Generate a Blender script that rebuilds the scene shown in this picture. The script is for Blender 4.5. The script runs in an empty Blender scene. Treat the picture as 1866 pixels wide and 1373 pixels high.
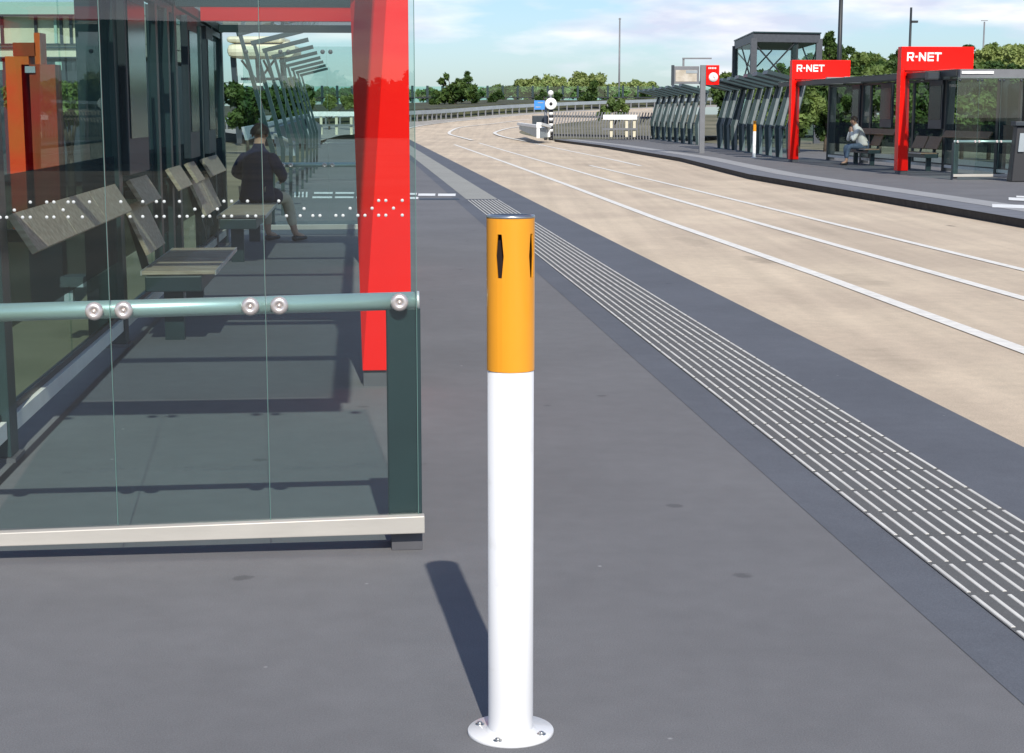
import bpy, math, random
from mathutils import Vector, Matrix
random.seed(7)
R = math.radians
scene = bpy.context.scene
col = scene.collection

# ------------------------------------------------------------------ camera
F, CX, CY, H = 3000.0, 933.0, 686.5, 1.40
PITCH = math.atan(479/3000.0)
cam_d = bpy.data.cameras.new('camera'); cam = bpy.data.objects.new('camera', cam_d); col.objects.link(cam)
cam.location = (0, 0, H); cam.rotation_euler = (math.pi/2-PITCH, 0, 0)
cam_d.sensor_width = 36; cam_d.lens = F/1866*36; cam_d.clip_start = .05; cam_d.clip_end = 6000
scene.camera = cam
scene.view_settings.view_transform = 'Standard'; scene.view_settings.look = 'None'
scene.view_settings.gamma = 1; scene.view_settings.exposure = 0.2
scene.cycles.max_bounces = 10; scene.cycles.transparent_max_bounces = 40
scene.cycles.glossy_bounces = 4; scene.cycles.diffuse_bounces = 3
scene.cycles.use_denoising = True

# ------------------------------------------------------------------ sun and sky
SUN_EL, SUN_AZ = R(39.5), math.atan2(.218, -1.417)       # azimuth measured from +Y towards +X
sd = bpy.data.lights.new('sun', 'SUN'); sd.energy = 4.3; sd.angle = R(.53); sd.color = (1, .945, .85)
sun = bpy.data.objects.new('sun', sd); col.objects.link(sun)
sdir = Vector((math.sin(SUN_AZ)*math.cos(SUN_EL), math.cos(SUN_AZ)*math.cos(SUN_EL), math.sin(SUN_EL)))
sun.rotation_euler = sdir.to_track_quat('Z', 'Y').to_euler(); sun.location = (5, -10, 30)
w = bpy.data.worlds.new('World'); scene.world = w; w.use_nodes = True
nt = w.node_tree; nt.nodes.clear()
def N(t, typ, **k):
    n = t.nodes.new(typ)
    for a, b in k.items(): setattr(n, a, b)
    return n
sky = N(nt, 'ShaderNodeTexSky', sky_type='NISHITA', sun_disc=False, sun_elevation=SUN_EL, sun_rotation=SUN_AZ)
sky.air_density = 1.0; sky.dust_density = .6; sky.ozone_density = 1.6
tc = N(nt, 'ShaderNodeTexCoord'); mp = N(nt, 'ShaderNodeMapping'); mp.inputs['Scale'].default_value = (4, 4, 17)
mp.inputs['Location'].default_value = (.35, .4, .15)
nz = N(nt, 'ShaderNodeTexNoise'); nz.inputs['Scale'].default_value = 1.7; nz.inputs['Detail'].default_value = 7; nz.inputs['Roughness'].default_value = .52
nt.links.new(tc.outputs['Generated'], mp.inputs[0]); nt.links.new(mp.outputs[0], nz.inputs['Vector'])
sep = N(nt, 'ShaderNodeSeparateXYZ'); nt.links.new(tc.outputs['Generated'], sep.inputs[0])
mr = N(nt, 'ShaderNodeMapRange'); mr.inputs[1].default_value = .008; mr.inputs[2].default_value = .05; mr.inputs[3].default_value = -.13; mr.inputs[4].default_value = .03
nt.links.new(sep.outputs[2], mr.inputs[0])
ad = N(nt, 'ShaderNodeMath', operation='ADD'); nt.links.new(nz.outputs[0], ad.inputs[0]); nt.links.new(mr.outputs[0], ad.inputs[1])
mr2 = N(nt, 'ShaderNodeMapRange'); mr2.inputs[1].default_value = .10; mr2.inputs[2].default_value = .30; mr2.inputs[3].default_value = 0; mr2.inputs[4].default_value = -.14
nt.links.new(sep.outputs[2], mr2.inputs[0]); ad2_ = N(nt, 'ShaderNodeMath', operation='ADD'); nt.links.new(ad.outputs[0], ad2_.inputs[0]); nt.links.new(mr2.outputs[0], ad2_.inputs[1])
cr = N(nt, 'ShaderNodeValToRGB'); cr.color_ramp.elements[0].position = .43; cr.color_ramp.elements[1].position = .59
nt.links.new(ad2_.outputs[0], cr.inputs[0])
nz2 = N(nt, 'ShaderNodeTexNoise'); nz2.inputs['Scale'].default_value = 4; nz2.inputs['Detail'].default_value = 5
nt.links.new(mp.outputs[0], nz2.inputs['Vector'])
cc = N(nt, 'ShaderNodeValToRGB'); cc.color_ramp.elements[0].position = .38; cc.color_ramp.elements[1].position = .62
cc.color_ramp.elements[0].color = (6.3, 6.8, 8.3, 1); cc.color_ramp.elements[1].color = (9.3, 9.4, 9.7, 1)
nt.links.new(nz2.outputs[0], cc.inputs[0])
tint = N(nt, 'ShaderNodeMix', data_type='RGBA', blend_type='MULTIPLY'); tint.inputs[0].default_value = 1
nt.links.new(sky.outputs[0], tint.inputs[6])
hz_ = N(nt, 'ShaderNodeMapRange'); hz_.inputs[1].default_value = 0; hz_.inputs[2].default_value = .22; nt.links.new(sep.outputs[2], hz_.inputs[0])
hc = N(nt, 'ShaderNodeValToRGB'); hc.color_ramp.elements[0].color = (.76, .93, 1.20, 1); hc.color_ramp.elements[1].color = (.84, .95, 1.15, 1)
nt.links.new(hz_.outputs[0], hc.inputs[0]); nt.links.new(hc.outputs[0], tint.inputs[7])
mx = N(nt, 'ShaderNodeMix', data_type='RGBA'); nt.links.new(cr.outputs[0], mx.inputs[0])
nt.links.new(tint.outputs[2], mx.inputs[6]); nt.links.new(cc.outputs[0], mx.inputs[7])
bg = N(nt, 'ShaderNodeBackground'); bg.inputs[1].default_value = .1; nt.links.new(mx.outputs[2], bg.inputs[0])
wo = N(nt, 'ShaderNodeOutputWorld'); nt.links.new(bg.outputs[0], wo.inputs[0])

# ------------------------------------------------------------------ measuring helpers
CP, SP = math.cos(PITCH), math.sin(PITCH)
def ray(px, py):
    u, v = (px-CX)/F, (CY-py)/F
    return Vector((u, CP+v*SP, -SP+v*CP))
def G(px, py, z=0.0):
    d = ray(px, py); t = (z-H)/d.z; return Vector((d.x*t, d.y*t, z))
def P(px, py, Y):
    d = ray(px, py); t = Y/d.y; return Vector((d.x*t, Y, H+d.z*t))
# platform frame: AX runs along the platform away from us, PX points to the right of it
AX = Vector((-.0920, .99576, 0)); PX = Vector((.99576, .0920, 0)); UP = Vector((0, 0, 1))

# ------------------------------------------------------------------ materials
def mat(name, rgb, rough=.5, metal=0, var=.0, scale=8, bump=0, bscale=60, rgb2=None, coat=0, spec=.5, detail=6, stretch=None, lo=.35, hi=.65):
    m = bpy.data.materials.new(name); m.use_nodes = True; t = m.node_tree
    b = t.nodes['Principled BSDF']
    b.inputs['Base Color'].default_value = (*rgb, 1); b.inputs['Roughness'].default_value = rough
    b.inputs['Metallic'].default_value = metal; b.inputs['Coat Weight'].default_value = coat
    b.inputs['Specular IOR Level'].default_value = spec
    c = N(t, 'ShaderNodeTexCoord'); vec = c.outputs['Object']
    if stretch:
        q = N(t, 'ShaderNodeMapping'); q.inputs['Scale'].default_value = stretch; t.links.new(vec, q.inputs[0]); vec = q.outputs[0]
    if var or rgb2:
        n = N(t, 'ShaderNodeTexNoise'); n.inputs['Scale'].default_value = scale; n.inputs['Detail'].default_value = detail
        t.links.new(vec, n.inputs['Vector'])
        r = N(t, 'ShaderNodeValToRGB'); r.color_ramp.elements[0].position = lo; r.color_ramp.elements[1].position = hi
        a = tuple(x*(1-var) for x in rgb); z = rgb2 if rgb2 else tuple(min(1, x*(1+var)) for x in rgb)
        r.color_ramp.elements[0].color = (*a, 1); r.color_ramp.elements[1].color = (*z, 1)
        t.links.new(n.outputs[0], r.inputs[0]); t.links.new(r.outputs[0], b.inputs['Base Color'])
    if bump:
        n = N(t, 'ShaderNodeTexNoise'); n.inputs['Scale'].default_value = bscale; n.inputs['Detail'].default_value = 4
        t.links.new(vec, n.inputs['Vector'])
        u = N(t, 'ShaderNodeBump'); u.inputs['Strength'].default_value = bump; u.inputs['Distance'].default_value = .01
        t.links.new(n.outputs[0], u.inputs['Height']); t.links.new(u.outputs[0], b.inputs['Normal'])
    return m

def paving(name, base, big, small, spots=.0, rough=.85, dark=None, bump=.35, grain=260, streak=None, stains=()):
    """poured / paved ground: two scales of tone, fine grain, scattered small stains"""
    m = bpy.data.materials.new(name); m.use_nodes = True; t = m.node_tree; b = t.nodes['Principled BSDF']
    b.inputs['Roughness'].default_value = rough; b.inputs['Specular IOR Level'].default_value = .35
    c = N(t, 'ShaderNodeTexCoord'); vec = c.outputs['Object']
    def noise(s, d, v=None, ro=.55):
        n = N(t, 'ShaderNodeTexNoise'); n.inputs['Scale'].default_value = s; n.inputs['Detail'].default_value = d; n.inputs['Roughness'].default_value = ro
        t.links.new(v or vec, n.inputs['Vector']); return n.outputs[0]
    def ramp(src, p0, p1, c0, c1):
        r = N(t, 'ShaderNodeValToRGB'); r.color_ramp.elements[0].position = p0; r.color_ramp.elements[1].position = p1
        r.color_ramp.elements[0].color = (*c0, 1); r.color_ramp.elements[1].color = (*c1, 1); t.links.new(src, r.inputs[0]); return r.outputs[0]
    def mul(a, bb):
        x = N(t, 'ShaderNodeMix', data_type='RGBA', blend_type='MULTIPLY'); x.inputs[0].default_value = 1
        t.links.new(a, x.inputs[6]); t.links.new(bb, x.inputs[7]); return x.outputs[2]
    A = tuple(x*(1-big) for x in base); B = tuple(x*(1+big) for x in base)
    out = ramp(noise(.9, 5), .3, .7, A, B if not dark else base)
    if dark: out = mul(out, ramp(noise(.35, 6), .42, .6, tuple(d for d in dark), (1, 1, 1)))
    out = mul(out, ramp(noise(9, 6), .3, .7, (1-small,)*3, (1+small,)*3))
    out = mul(out, ramp(noise(grain, 2), .3, .7, (.82,)*3, (1.16,)*3))
    if streak:
        q = N(t, 'ShaderNodeMapping'); q.inputs['Rotation'].default_value = (0, 0, -math.atan2(.092, .9958)); q.inputs['Scale'].default_value = (3.2, .10, 1)
        t.links.new(vec, q.inputs[0]); out = mul(out, ramp(noise(1, 5, q.outputs[0]), .35, .65, (1-streak,)*3, (1+streak*.6,)*3))
    if spots:
        v = N(t, 'ShaderNodeTexVoronoi'); v.inputs['Scale'].default_value = 1.9; t.links.new(vec, v.inputs['Vector'])
        wv = noise(14, 3); s = N(t, 'ShaderNodeMath', operation='MULTIPLY_ADD'); s.inputs[1].default_value = .12; t.links.new(wv, s.inputs[0]); t.links.new(v.outputs['Distance'], s.inputs[2])
        out = mul(out, ramp(s.outputs[0], .10, .125, (1-spots,)*3, (1, 1, 1)))
        v2 = N(t, 'ShaderNodeTexVoronoi'); v2.inputs['Scale'].default_value = 3.1; t.links.new(vec, v2.inputs['Vector'])
        sc = N(t, 'ShaderNodeMix', data_type='RGBA', blend_type='SCREEN'); sc.inputs[0].default_value = 1
        t.links.new(out, sc.inputs[6]); t.links.new(ramp(v2.outputs['Distance'], .012, .028, (.22,)*3, (0, 0, 0)), sc.inputs[7]); out = sc.outputs[2]
    for (sx, sy, lx, ly, dk) in stains:      # old spills: soft irregular patches lying along the lane
        q = N(t, 'ShaderNodeMapping', vector_type='TEXTURE'); q.inputs['Location'].default_value = (sx, sy, 0); q.inputs['Rotation'].default_value = (0, 0, .09); q.inputs['Scale'].default_value = (lx, ly, 1e3)
        t.links.new(vec, q.inputs[0]); ln_ = N(t, 'ShaderNodeVectorMath', operation='LENGTH'); t.links.new(q.outputs[0], ln_.inputs[0])
        sm = N(t, 'ShaderNodeMath', operation='MULTIPLY_ADD'); sm.inputs[1].default_value = 1.1; t.links.new(noise(2.5, 5), sm.inputs[0]); t.links.new(ln_.outputs[1], sm.inputs[2])
        out = mul(out, ramp(sm.outputs[0], .75, 1.5, (dk,)*3, (1, 1, 1)))
    t.links.new(out, b.inputs['Base Color'])
    u = N(t, 'ShaderNodeBump'); u.inputs['Strength'].default_value = bump; u.inputs['Distance'].default_value = .003
    t.links.new(noise(grain, 2), u.inputs['Height']); t.links.new(u.outputs[0], b.inputs['Normal'])
    return m

def glass(name, tintc, ior=1.75, gloss=(1, 1, 1), gain=1.0):
    m = bpy.data.materials.new(name); m.use_nodes = True; t = m.node_tree; t.nodes.clear()
    tr = N(t, 'ShaderNodeBsdfTransparent'); tr.inputs[0].default_value = (*[math.sqrt(x) for x in tintc], 1)
    gl = N(t, 'ShaderNodeBsdfGlossy'); gl.inputs['Roughness'].default_value = .0; gl.inputs[0].default_value = (*gloss, 1)
    fr = N(t, 'ShaderNodeFresnel'); fr.inputs[0].default_value = ior
    ge = N(t, 'ShaderNodeNewGeometry'); iv = N(t, 'ShaderNodeMath', operation='SUBTRACT'); iv.inputs[0].default_value = 1
    t.links.new(ge.outputs['Backfacing'], iv.inputs[1])
    mu = N(t, 'ShaderNodeMath', operation='MULTIPLY'); t.links.new(fr.outputs[0], mu.inputs[0]); t.links.new(iv.outputs[0], mu.inputs[1])
    ga = N(t, 'ShaderNodeMath', operation='MULTIPLY'); ga.inputs[1].default_value = gain; t.links.new(mu.outputs[0], ga.inputs[0])
    mx = N(t, 'ShaderNodeMixShader'); t.links.new(ga.outputs[0], mx.inputs[0]); t.links.new(tr.outputs[0], mx.inputs[1]); t.links.new(gl.outputs[0], mx.inputs[2])
    o = N(t, 'ShaderNodeOutputMaterial'); t.links.new(mx.outputs[0], o.inputs[0])
    return m

def frosted(name, rgb, f):
    m = bpy.data.materials.new(name); m.use_nodes = True; t = m.node_tree; t.nodes.clear()
    a = N(t, 'ShaderNodeBsdfTransparent'); a.inputs[0].default_value = (.85, .9, .9, 1); d = N(t, 'ShaderNodeBsdfDiffuse'); d.inputs[0].default_value = (*rgb, 1)
    x = N(t, 'ShaderNodeMixShader'); x.inputs[0].default_value = f; t.links.new(a.outputs[0], x.inputs[1]); t.links.new(d.outputs[0], x.inputs[2])
    o = N(t, 'ShaderNodeOutputMaterial'); t.links.new(x.outputs[0], o.inputs[0]); return m

def leafmat(name, c1, c2, scale=1.2):
    m = mat(name, c1, rough=.6, rgb2=c2, scale=scale, detail=3, lo=.4, hi=.6, spec=.3)
    t = m.node_tree; b = t.nodes['Principled BSDF']
    tl = N(t, 'ShaderNodeBsdfTranslucent'); tl.inputs[0].default_value = (c2[0]*1.2, c2[1]*1.2, c2[2]*.6, 1)
    mx = N(t, 'ShaderNodeMixShader'); mx.inputs[0].default_value = .25
    t.links.new(b.outputs[0], mx.inputs[1]); t.links.new(tl.outputs[0], mx.inputs[2])
    t.links.new(mx.outputs[0], t.nodes['Material Output'].inputs[0])
    return m

M = dict(
    platform=paving('platform_asphalt', (.156, .156, .161), .08, .05, spots=.30),
    border=paving('border_asphalt', (.110, .119, .138), .10, .05, spots=.25),
    tile=paving('tactile_tile', (.118, .119, .118), .06, .05),
    pale=paving('pale_tile', (.30, .30, .275), .06, .06),
    road=paving('road_asphalt', (.63, .52, .385), .06, .06, dark=(.86, .85, .86), streak=.10, grain=160, stains=[(2.611, 17.304, 0.45, 1.3, 0.7), (3.19, 15.216, 0.5, 1.6, 0.86), (2.165, 19.87, 0.4, 2.2, 0.88), (6.022, 22.624, 0.14, 0.4, 0.45), (1.243, 11.671, 0.4, 1.6, 0.93), (2.405, 10.092, 0.4, 1.3, 0.9), (2.113, 50.311, 0.8, 5.0, 0.88), (4.107, 21.763, 0.5, 3.0, 0.9)]),
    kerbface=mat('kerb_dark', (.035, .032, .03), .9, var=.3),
    farplat=paving('far_platform_asphalt', (.155, .153, .156), .10, .06),
    farpale=paving('far_pale_strip', (.33, .33, .33), .06, .06),
    cream_rib=mat('rib_paint', (.66, .645, .60), .6, var=.12, scale=5),
    white=mat('white_paint', (.80, .80, .77), .55, var=.08, scale=6),
    wornwhite=mat('road_line_paint', (.78, .75, .68), .6, var=.10, scale=9),
    tube=mat('white_tube_paint', (.71, .71, .715), .33, rgb2=(.60, .585, .56), scale=13, lo=.60, hi=.78, coat=.15),
    orange=mat('orange_paint', (.80, .32, .016), .30, var=.03, scale=5, coat=.3),
    slot=mat('ash_slot_dark', (.012, .004, .003), .9),
    steel=mat('brushed_steel', (.56, .55, .52), .32, metal=1, var=.08, scale=30),
    button=mat('fixing_metal', (.66, .60, .57), .35, metal=.65, var=.05, scale=30),
    litbeam=mat('sunlit_sill', (.80, .78, .72), .45, var=.05),  # aluminium beam lightened: its bright-lit top is put into the colour
    alu=mat('aluminium_beam', (.47, .445, .40), .45, metal=.15, var=.05, scale=3, stretch=(1, 8, 8)),
    rail=mat('rail_tube_metal', (.62, .70, .67), .35, metal=.55, var=.04, scale=4),
    green=mat('dark_green_steel', (.020, .042, .046), .42, var=.12, scale=4),
    slate=mat('slate_steel', (.030, .040, .050), .5, var=.15, scale=3),
    grey=mat('grey_steel', (.17, .175, .185), .5, var=.08, scale=3),
    tower=mat('tower_steel', (.065, .072, .085), .5, var=.1),
    dgrey=mat('dark_grey_steel', (.018, .022, .025), .5, var=.1, scale=3),
    foot=mat('foot_plate', (.09, .09, .10), .6, var=.1),
    red=mat('red_paint', (.90, .006, .002), .38, var=.03, scale=2, spec=.22),
    wood=mat('weathered_wood', (.34, .255, .18), .7, rgb2=(.54, .44, .33), scale=5, stretch=(1, 9, 9), bump=.3, bscale=40),
    wooddark=mat('warm_wood', (.20, .13, .08), .7, rgb2=(.32, .23, .15), scale=5, stretch=(1, 9, 9)),
    glass=glass('clear_green_glass', (.72, .85, .83)),
    backglass=glass('back_glass', (.66, .80, .78), ior=1.4, gain=.28),
    roofglass=glass('roof_glass', (.50, .56, .55)),
    frost=frosted('frosted_film', (.045, .055, .065), .5),
    barrier=glass('barrier_glass', (.55, .86, .80)),
    edge=mat('glass_edge', (.10, .19, .17), .3),
    dot=mat('dot_print', (.55, .58, .57), .6),
    cream=mat('cream_cladding', (.68, .62, .46), .6, var=.06, scale=2),
    window=mat('window_dark', (.02, .03, .036), .18, spec=.22),
    mint=mat('pale_green_frame', (.36, .50, .42), .5),
    blue=mat('blue_sign', (.05, .26, .72), .4),
    black=mat('black_paint', (.012, .012, .014), .45),
    bluepanel=mat('blue_grey_panel', (.055, .075, .11), .4, var=.15, scale=2),
    palepanel=mat('pale_panel', (.30, .34, .36), .45, var=.08, scale=2),
    bark=mat('bark', (.07, .055, .04), .9, var=.3),
    soil=mat('embankment_soil', (.03, .03, .02), .95, rgb2=(.085, .09, .035), scale=.5),
    grass=mat('grass_ground', (.09, .088, .045), .95, rgb2=(.20, .18, .115), scale=.35, detail=9),
    concrete=mat('concrete', (.33, .31, .28), .85, var=.12, scale=1.5),
    orangered=mat('orange_red_reflection', (.70, .06, .008), .4, rgb2=(.50, .12, .012), scale=2.2),
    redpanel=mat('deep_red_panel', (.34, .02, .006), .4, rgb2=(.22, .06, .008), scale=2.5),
    leafd=leafmat('dark_leaves', (.030, .068, .016), (.085, .14, .032)),
    leafm=leafmat('mid_leaves', (.07, .12, .03), (.17, .235, .065)),
    leafl=leafmat('light_leaves', (.16, .23, .07), (.33, .39, .14)),
    leafo=leafmat('olive_leaves', (.15, .20, .06), (.27, .32, .11)),
    skin=mat('skin', (.46, .27, .18), .55), navy=mat('navy_coat', (.004, .009, .045), .85, var=.2, scale=6),
    khaki=mat('khaki_cotton', (.50, .45, .33), .85, var=.1), hair=mat('brown_hair', (.028, .016, .010), .6, var=.3, scale=40),
    shirt=mat('white_shirt', (.74, .74, .70), .8, var=.06), jeans=mat('blue_jeans', (.08, .12, .18), .85, var=.2, scale=20),
    stripe=mat('grey_green_strip', (.17, .20, .205), .45, var=.1),
    paper=mat('display_paper', (.40, .35, .27), .5, rgb2=(.55, .50, .42), scale=4),
)

# ------------------------------------------------------------------ mesh helpers
class MB:
    def __init__(s): s.v = []; s.f = []; s.smooth = []
    def add(s, vs, fs, sm=False):
        n = len(s.v); s.v += [Vector(p) for p in vs]; s.f += [tuple(i+n for i in f) for f in fs]; s.smooth += [sm]*len(fs); return s
    def hexa(s, b, t):      # four bottom corners (ccw seen from above), four top corners
        return s.add(list(b)+list(t), [(3, 2, 1, 0), (4, 5, 6, 7), (0, 1, 5, 4), (1, 2, 6, 5), (2, 3, 7, 6), (3, 0, 4, 7)])
    def box(s, x0, x1, y0, y1, z0, z1, fr=None):
        c = lambda x, y, z: fr(x, y, z) if fr else Vector((x, y, z))
        return s.hexa([c(x0, y0, z0), c(x1, y0, z0), c(x1, y1, z0), c(x0, y1, z0)], [c(x0, y0, z1), c(x1, y0, z1), c(x1, y1, z1), c(x0, y1, z1)])
    def bar(s, a, b, w, h, up=UP):     # rectangular bar from a to b, w across, h along up
        a, b = Vector(a), Vector(b); d = (b-a).normalized(); sd_ = d.cross(up)
        if sd_.length < 1e-4: sd_ = d.cross(Vector((1, 0, 0)))
        sd_.normalize(); u = sd_.cross(d).normalized(); x = sd_*w/2; y = u*h/2
        return s.hexa([a-x-y, a+x-y, b+x-y, b-x-y], [a-x+y, a+x+y, b+x+y, b-x+y])
    def tube(s, a, b, r0, r1=None, n=24, cap=True):
        a, b = Vector(a), Vector(b); r1 = r0 if r1 is None else r1; d = (b-a).normalized()
        x = d.orthogonal().normalized(); y = d.cross(x); o = len(s.v)
        s.v += [a+(x*math.cos(k*2*math.pi/n)+y*math.sin(k*2*math.pi/n))*r0 for k in range(n)]
        s.v += [b+(x*math.cos(k*2*math.pi/n)+y*math.sin(k*2*math.pi/n))*r1 for k in range(n)]
        for k in range(n): s.f.append((o+k, o+(k+1) % n, o+n+(k+1) % n, o+n+k)); s.smooth.append(True)
        if cap:
            s.f.append(tuple(o+k for k in reversed(range(n)))); s.f.append(tuple(o+n+k for k in range(n))); s.smooth += [False]*2
        return s
    def lathe(s, c, prof, axis=UP, n=48):     # prof: (r, h)
        c = Vector(c); axis = Vector(axis).normalized(); x = axis.orthogonal().normalized(); y = axis.cross(x); o = len(s.v)
        for r, h in prof: s.v += [c+axis*h+(x*math.cos(k*2*math.pi/n)+y*math.sin(k*2*math.pi/n))*r for k in range(n)]
        for j in range(len(prof)-1):
            for k in range(n): s.f.append((o+j*n+k, o+j*n+(k+1) % n, o+(j+1)*n+(k+1) % n, o+(j+1)*n+k)); s.smooth.append(True)
        return s
    def poly(s, pts, t=None):
        n = len(pts); s.add(pts, [tuple(range(n))])
        return s
    def prism(s, pts, off):    # extrude polygon by vector
        n = len(pts); off = Vector(off)
        s.add(list(pts)+[Vector(p)+off for p in pts], [tuple(reversed(range(n))), tuple(range(n, 2*n))]+[(k, (k+1) % n, n+(k+1) % n, n+k) for k in range(n)])
        return s
    def build(s, name, m, parent=None, loc=None, bevel=0, fix=True):
        base = Vector(loc) if loc is not None else Vector((0, 0, 0))
        off = base if parent is None else parent.matrix_basis.translation
        me = bpy.data.meshes.new(name); me.from_pydata([p-off for p in s.v], [], s.f); me.update()
        me.polygons.foreach_set('use_smooth', s.smooth)
        if fix:
            import bmesh
            bm = bmesh.new(); bm.from_mesh(me); bmesh.ops.recalc_face_normals(bm, faces=bm.faces)
            bm.to_mesh(me); bm.free()
        me.materials.append(M[m] if isinstance(m, str) else m)
        o = bpy.data.objects.new(name, me); col.objects.link(o)
        if parent is not None: o.parent = parent
        else: o.location = off
        if bevel:
            b = o.modifiers.new('bevel', 'BEVEL'); b.width = bevel; b.segments = 2; b.limit_method = 'ANGLE'
        return o
def tag(o, label=None, cat=None, group=None, kind=None):
    if label: o['label'] = label
    if cat: o['category'] = cat
    if group: o['group'] = group
    if kind: o['kind'] = kind
    return o
def empty(name, loc, label, cat, group=None):
    o = bpy.data.objects.new(name, None); col.objects.link(o); o.location = Vector(loc); o.empty_display_size = .2
    return tag(o, label, cat, group)
def sub(o, parent):     # hang an already built part under another part (both built at the thing's origin)
    o.parent = parent
    return o
def copy_thing(root, loc, label):
    r = root.copy(); col.objects.link(r); r.location = Vector(loc); r['label'] = label
    for ch in [o for o in list(bpy.data.objects) if o.parent == root]:
        c = ch.copy(); col.objects.link(c); c.parent = r
        for g in [o for o in list(bpy.data.objects) if o.parent == ch]:
            d = g.copy(); col.objects.link(d); d.parent = c
    return r
def struct(name, mb, m, **k): return tag(mb.build(name, m, fix=False, **k), kind='structure')
def sheet(pts, z=None):
    b = MB(); b.poly([Vector((p[0], p[1], p[2] if z is None and len(p) > 2 else z)) for p in pts])
    return b
def up_fix(o):          # ground sheets must face up
    me = o.data
    if me.polygons and me.polygons[0].normal.z < 0: me.flip_normals()
    return o

# ------------------------------------------------------------------ ground, platforms, road
g = MB(); g.poly([(-2500, -600, -.42), (2500, -600, -.42), (2500, 3500, -.42), (-2500, 3500, -.42)])
up_fix(struct('ground', g, 'grass'))
def along(x0, y0, y, sl=-.0920): return Vector((x0+(y-y0)*sl/.99576, y, 0))
ED = lambda y: along(1.894, 9.923, y)        # kerb edge of the near platform
BK = lambda y: along(-2.62, 9.923, y)         # rear edge of the near platform
YN, YF = -14, 92
b = MB(); b.hexa([BK(YN)-UP*.42, ED(YN)-UP*.42, ED(YF)-UP*.42, BK(YF)-UP*.42], [BK(YN), ED(YN), ED(YF), BK(YF)])
tag(b.build('platform', 'platform'), kind='structure')
LI = lambda y: along(.895, 7.366, y)
b = sheet([LI(YN)+UP*.0015, ED(YN)+UP*.0015-Vector((.01, 0, 0)), ED(YF)+UP*.0015, LI(YF)+UP*.0015]); up_fix(struct('platform_border', b, 'border'))
TL = lambda y: along(1.089, 7.366, y); TH = lambda y: along(1.609, 7.366, y)
b = sheet([TL(YN)+UP*.005, TH(YN)+UP*.005, TH(27.1)+UP*.005, TL(27.1)+UP*.005]); up_fix(struct('tactile_bed', b, 'tile'))
b = sheet([TL(27.35)+UP*.005, TH(27.35)+UP*.005, TH(90)+UP*.005, TL(90)+UP*.005]); up_fix(struct('tactile_path', b, 'pale'))
b = MB(); y = -3.0
while y < 27.0:
    for k in range(10):
        a = TL(y)+PX*(.012+.0548*k)+UP*.0052; c = a+AX*.30; w2 = PX*.0068; w1 = PX*.0052; hh = UP*.0024
        b.hexa([a-w2, a+w2, c+w2, c-w2], [a-w1+hh, a+w1+hh, c+w1+hh, c-w1+hh])
    y += .336*.99576
tag(b.build('tactile_ribs', 'cream_rib'), kind='structure')
# cross line of white guide strips at the far end of the waiting area
b = MB()
for x0, x1, y0, y1 in [(572, 606, 350.4, 353.6), (611, 645, 350.4, 353.6), (650, 684, 350.6, 353.8), (689, 722, 351, 354.4), (727, 759, 352, 355.4), (762, 793, 353, 357.2), (798, 830, 353.2, 357.6),
                       (569, 605, 358.3, 361.5), (610, 644, 358.3, 361.5), (649, 683, 358.6, 361.8), (688, 721, 359, 362), (726, 762, 359.4, 363),
                       (536, 539, 350, 360), (543, 546, 350, 360), (550, 553, 350, 360), (557, 560, 350, 360)]:
    b.poly([G(x0, y1, .006), G(x1, y1, .006), G(x1+.5, y0, .006), G(x0+.5, y0, .006)])
up_fix(struct('guide_strip', b, 'white'))
# paving joints
b = MB()
for y0, y1 in [(361.8, 364.2)]:
    b.poly([G(764, y1, .0045), G(838, y1, .0045), G(836, y0, .0045), G(764, y0, .0045)])
up_fix(struct('paving_joint', b, 'slate'))
b = MB(); o_ = along(-1.05, 6.55, 3.0)
b.poly([along(-2.02, 6.55, 4.4)+UP*.003, along(-1.99, 6.55, 4.4)+UP*.003, along(-1.99, 6.55, 21)+UP*.003, along(-2.02, 6.55, 21)+UP*.003])
for q in (14.6, 33, 47):
    a = BK(q)+UP*.0012; c = LI(q)+UP*.0012; b.poly([a, c, c+AX*.006, a+AX*.006])
up_fix(struct('drain_groove', b, 'black'))

ZR = -.12
RL = [along(1.9, 9.923, YN)+Vector((0, 0, ZR)), along(1.9, 9.923, 85)+Vector((0, 0, ZR))]
KE = [(10.0, -14), (8.1, 10), (7.5, 16.5)] + [tuple(G(*q)[:2]) for q in [(1866, 400), (1714, 374.6), (1607, 357), (1500, 340), (1366, 318), (1240, 288), (1100, 265.5), (1010, 254.5)]]
KE = [Vector((x, y, 0)) for x, y in KE]
# road: straight part
pts = [RL[0], *[Vector((p.x+.05, p.y, ZR)) for p in KE], *[G(x, 257 if x == 1010 else (262 if x == 640 else 260), ZR)+Vector((0, .5, 0)) for x in (1010, 965, 873, 640)]]
up_fix(struct('road', sheet([(p.x, p.y, ZR) for p in pts]), 'road'))
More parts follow.
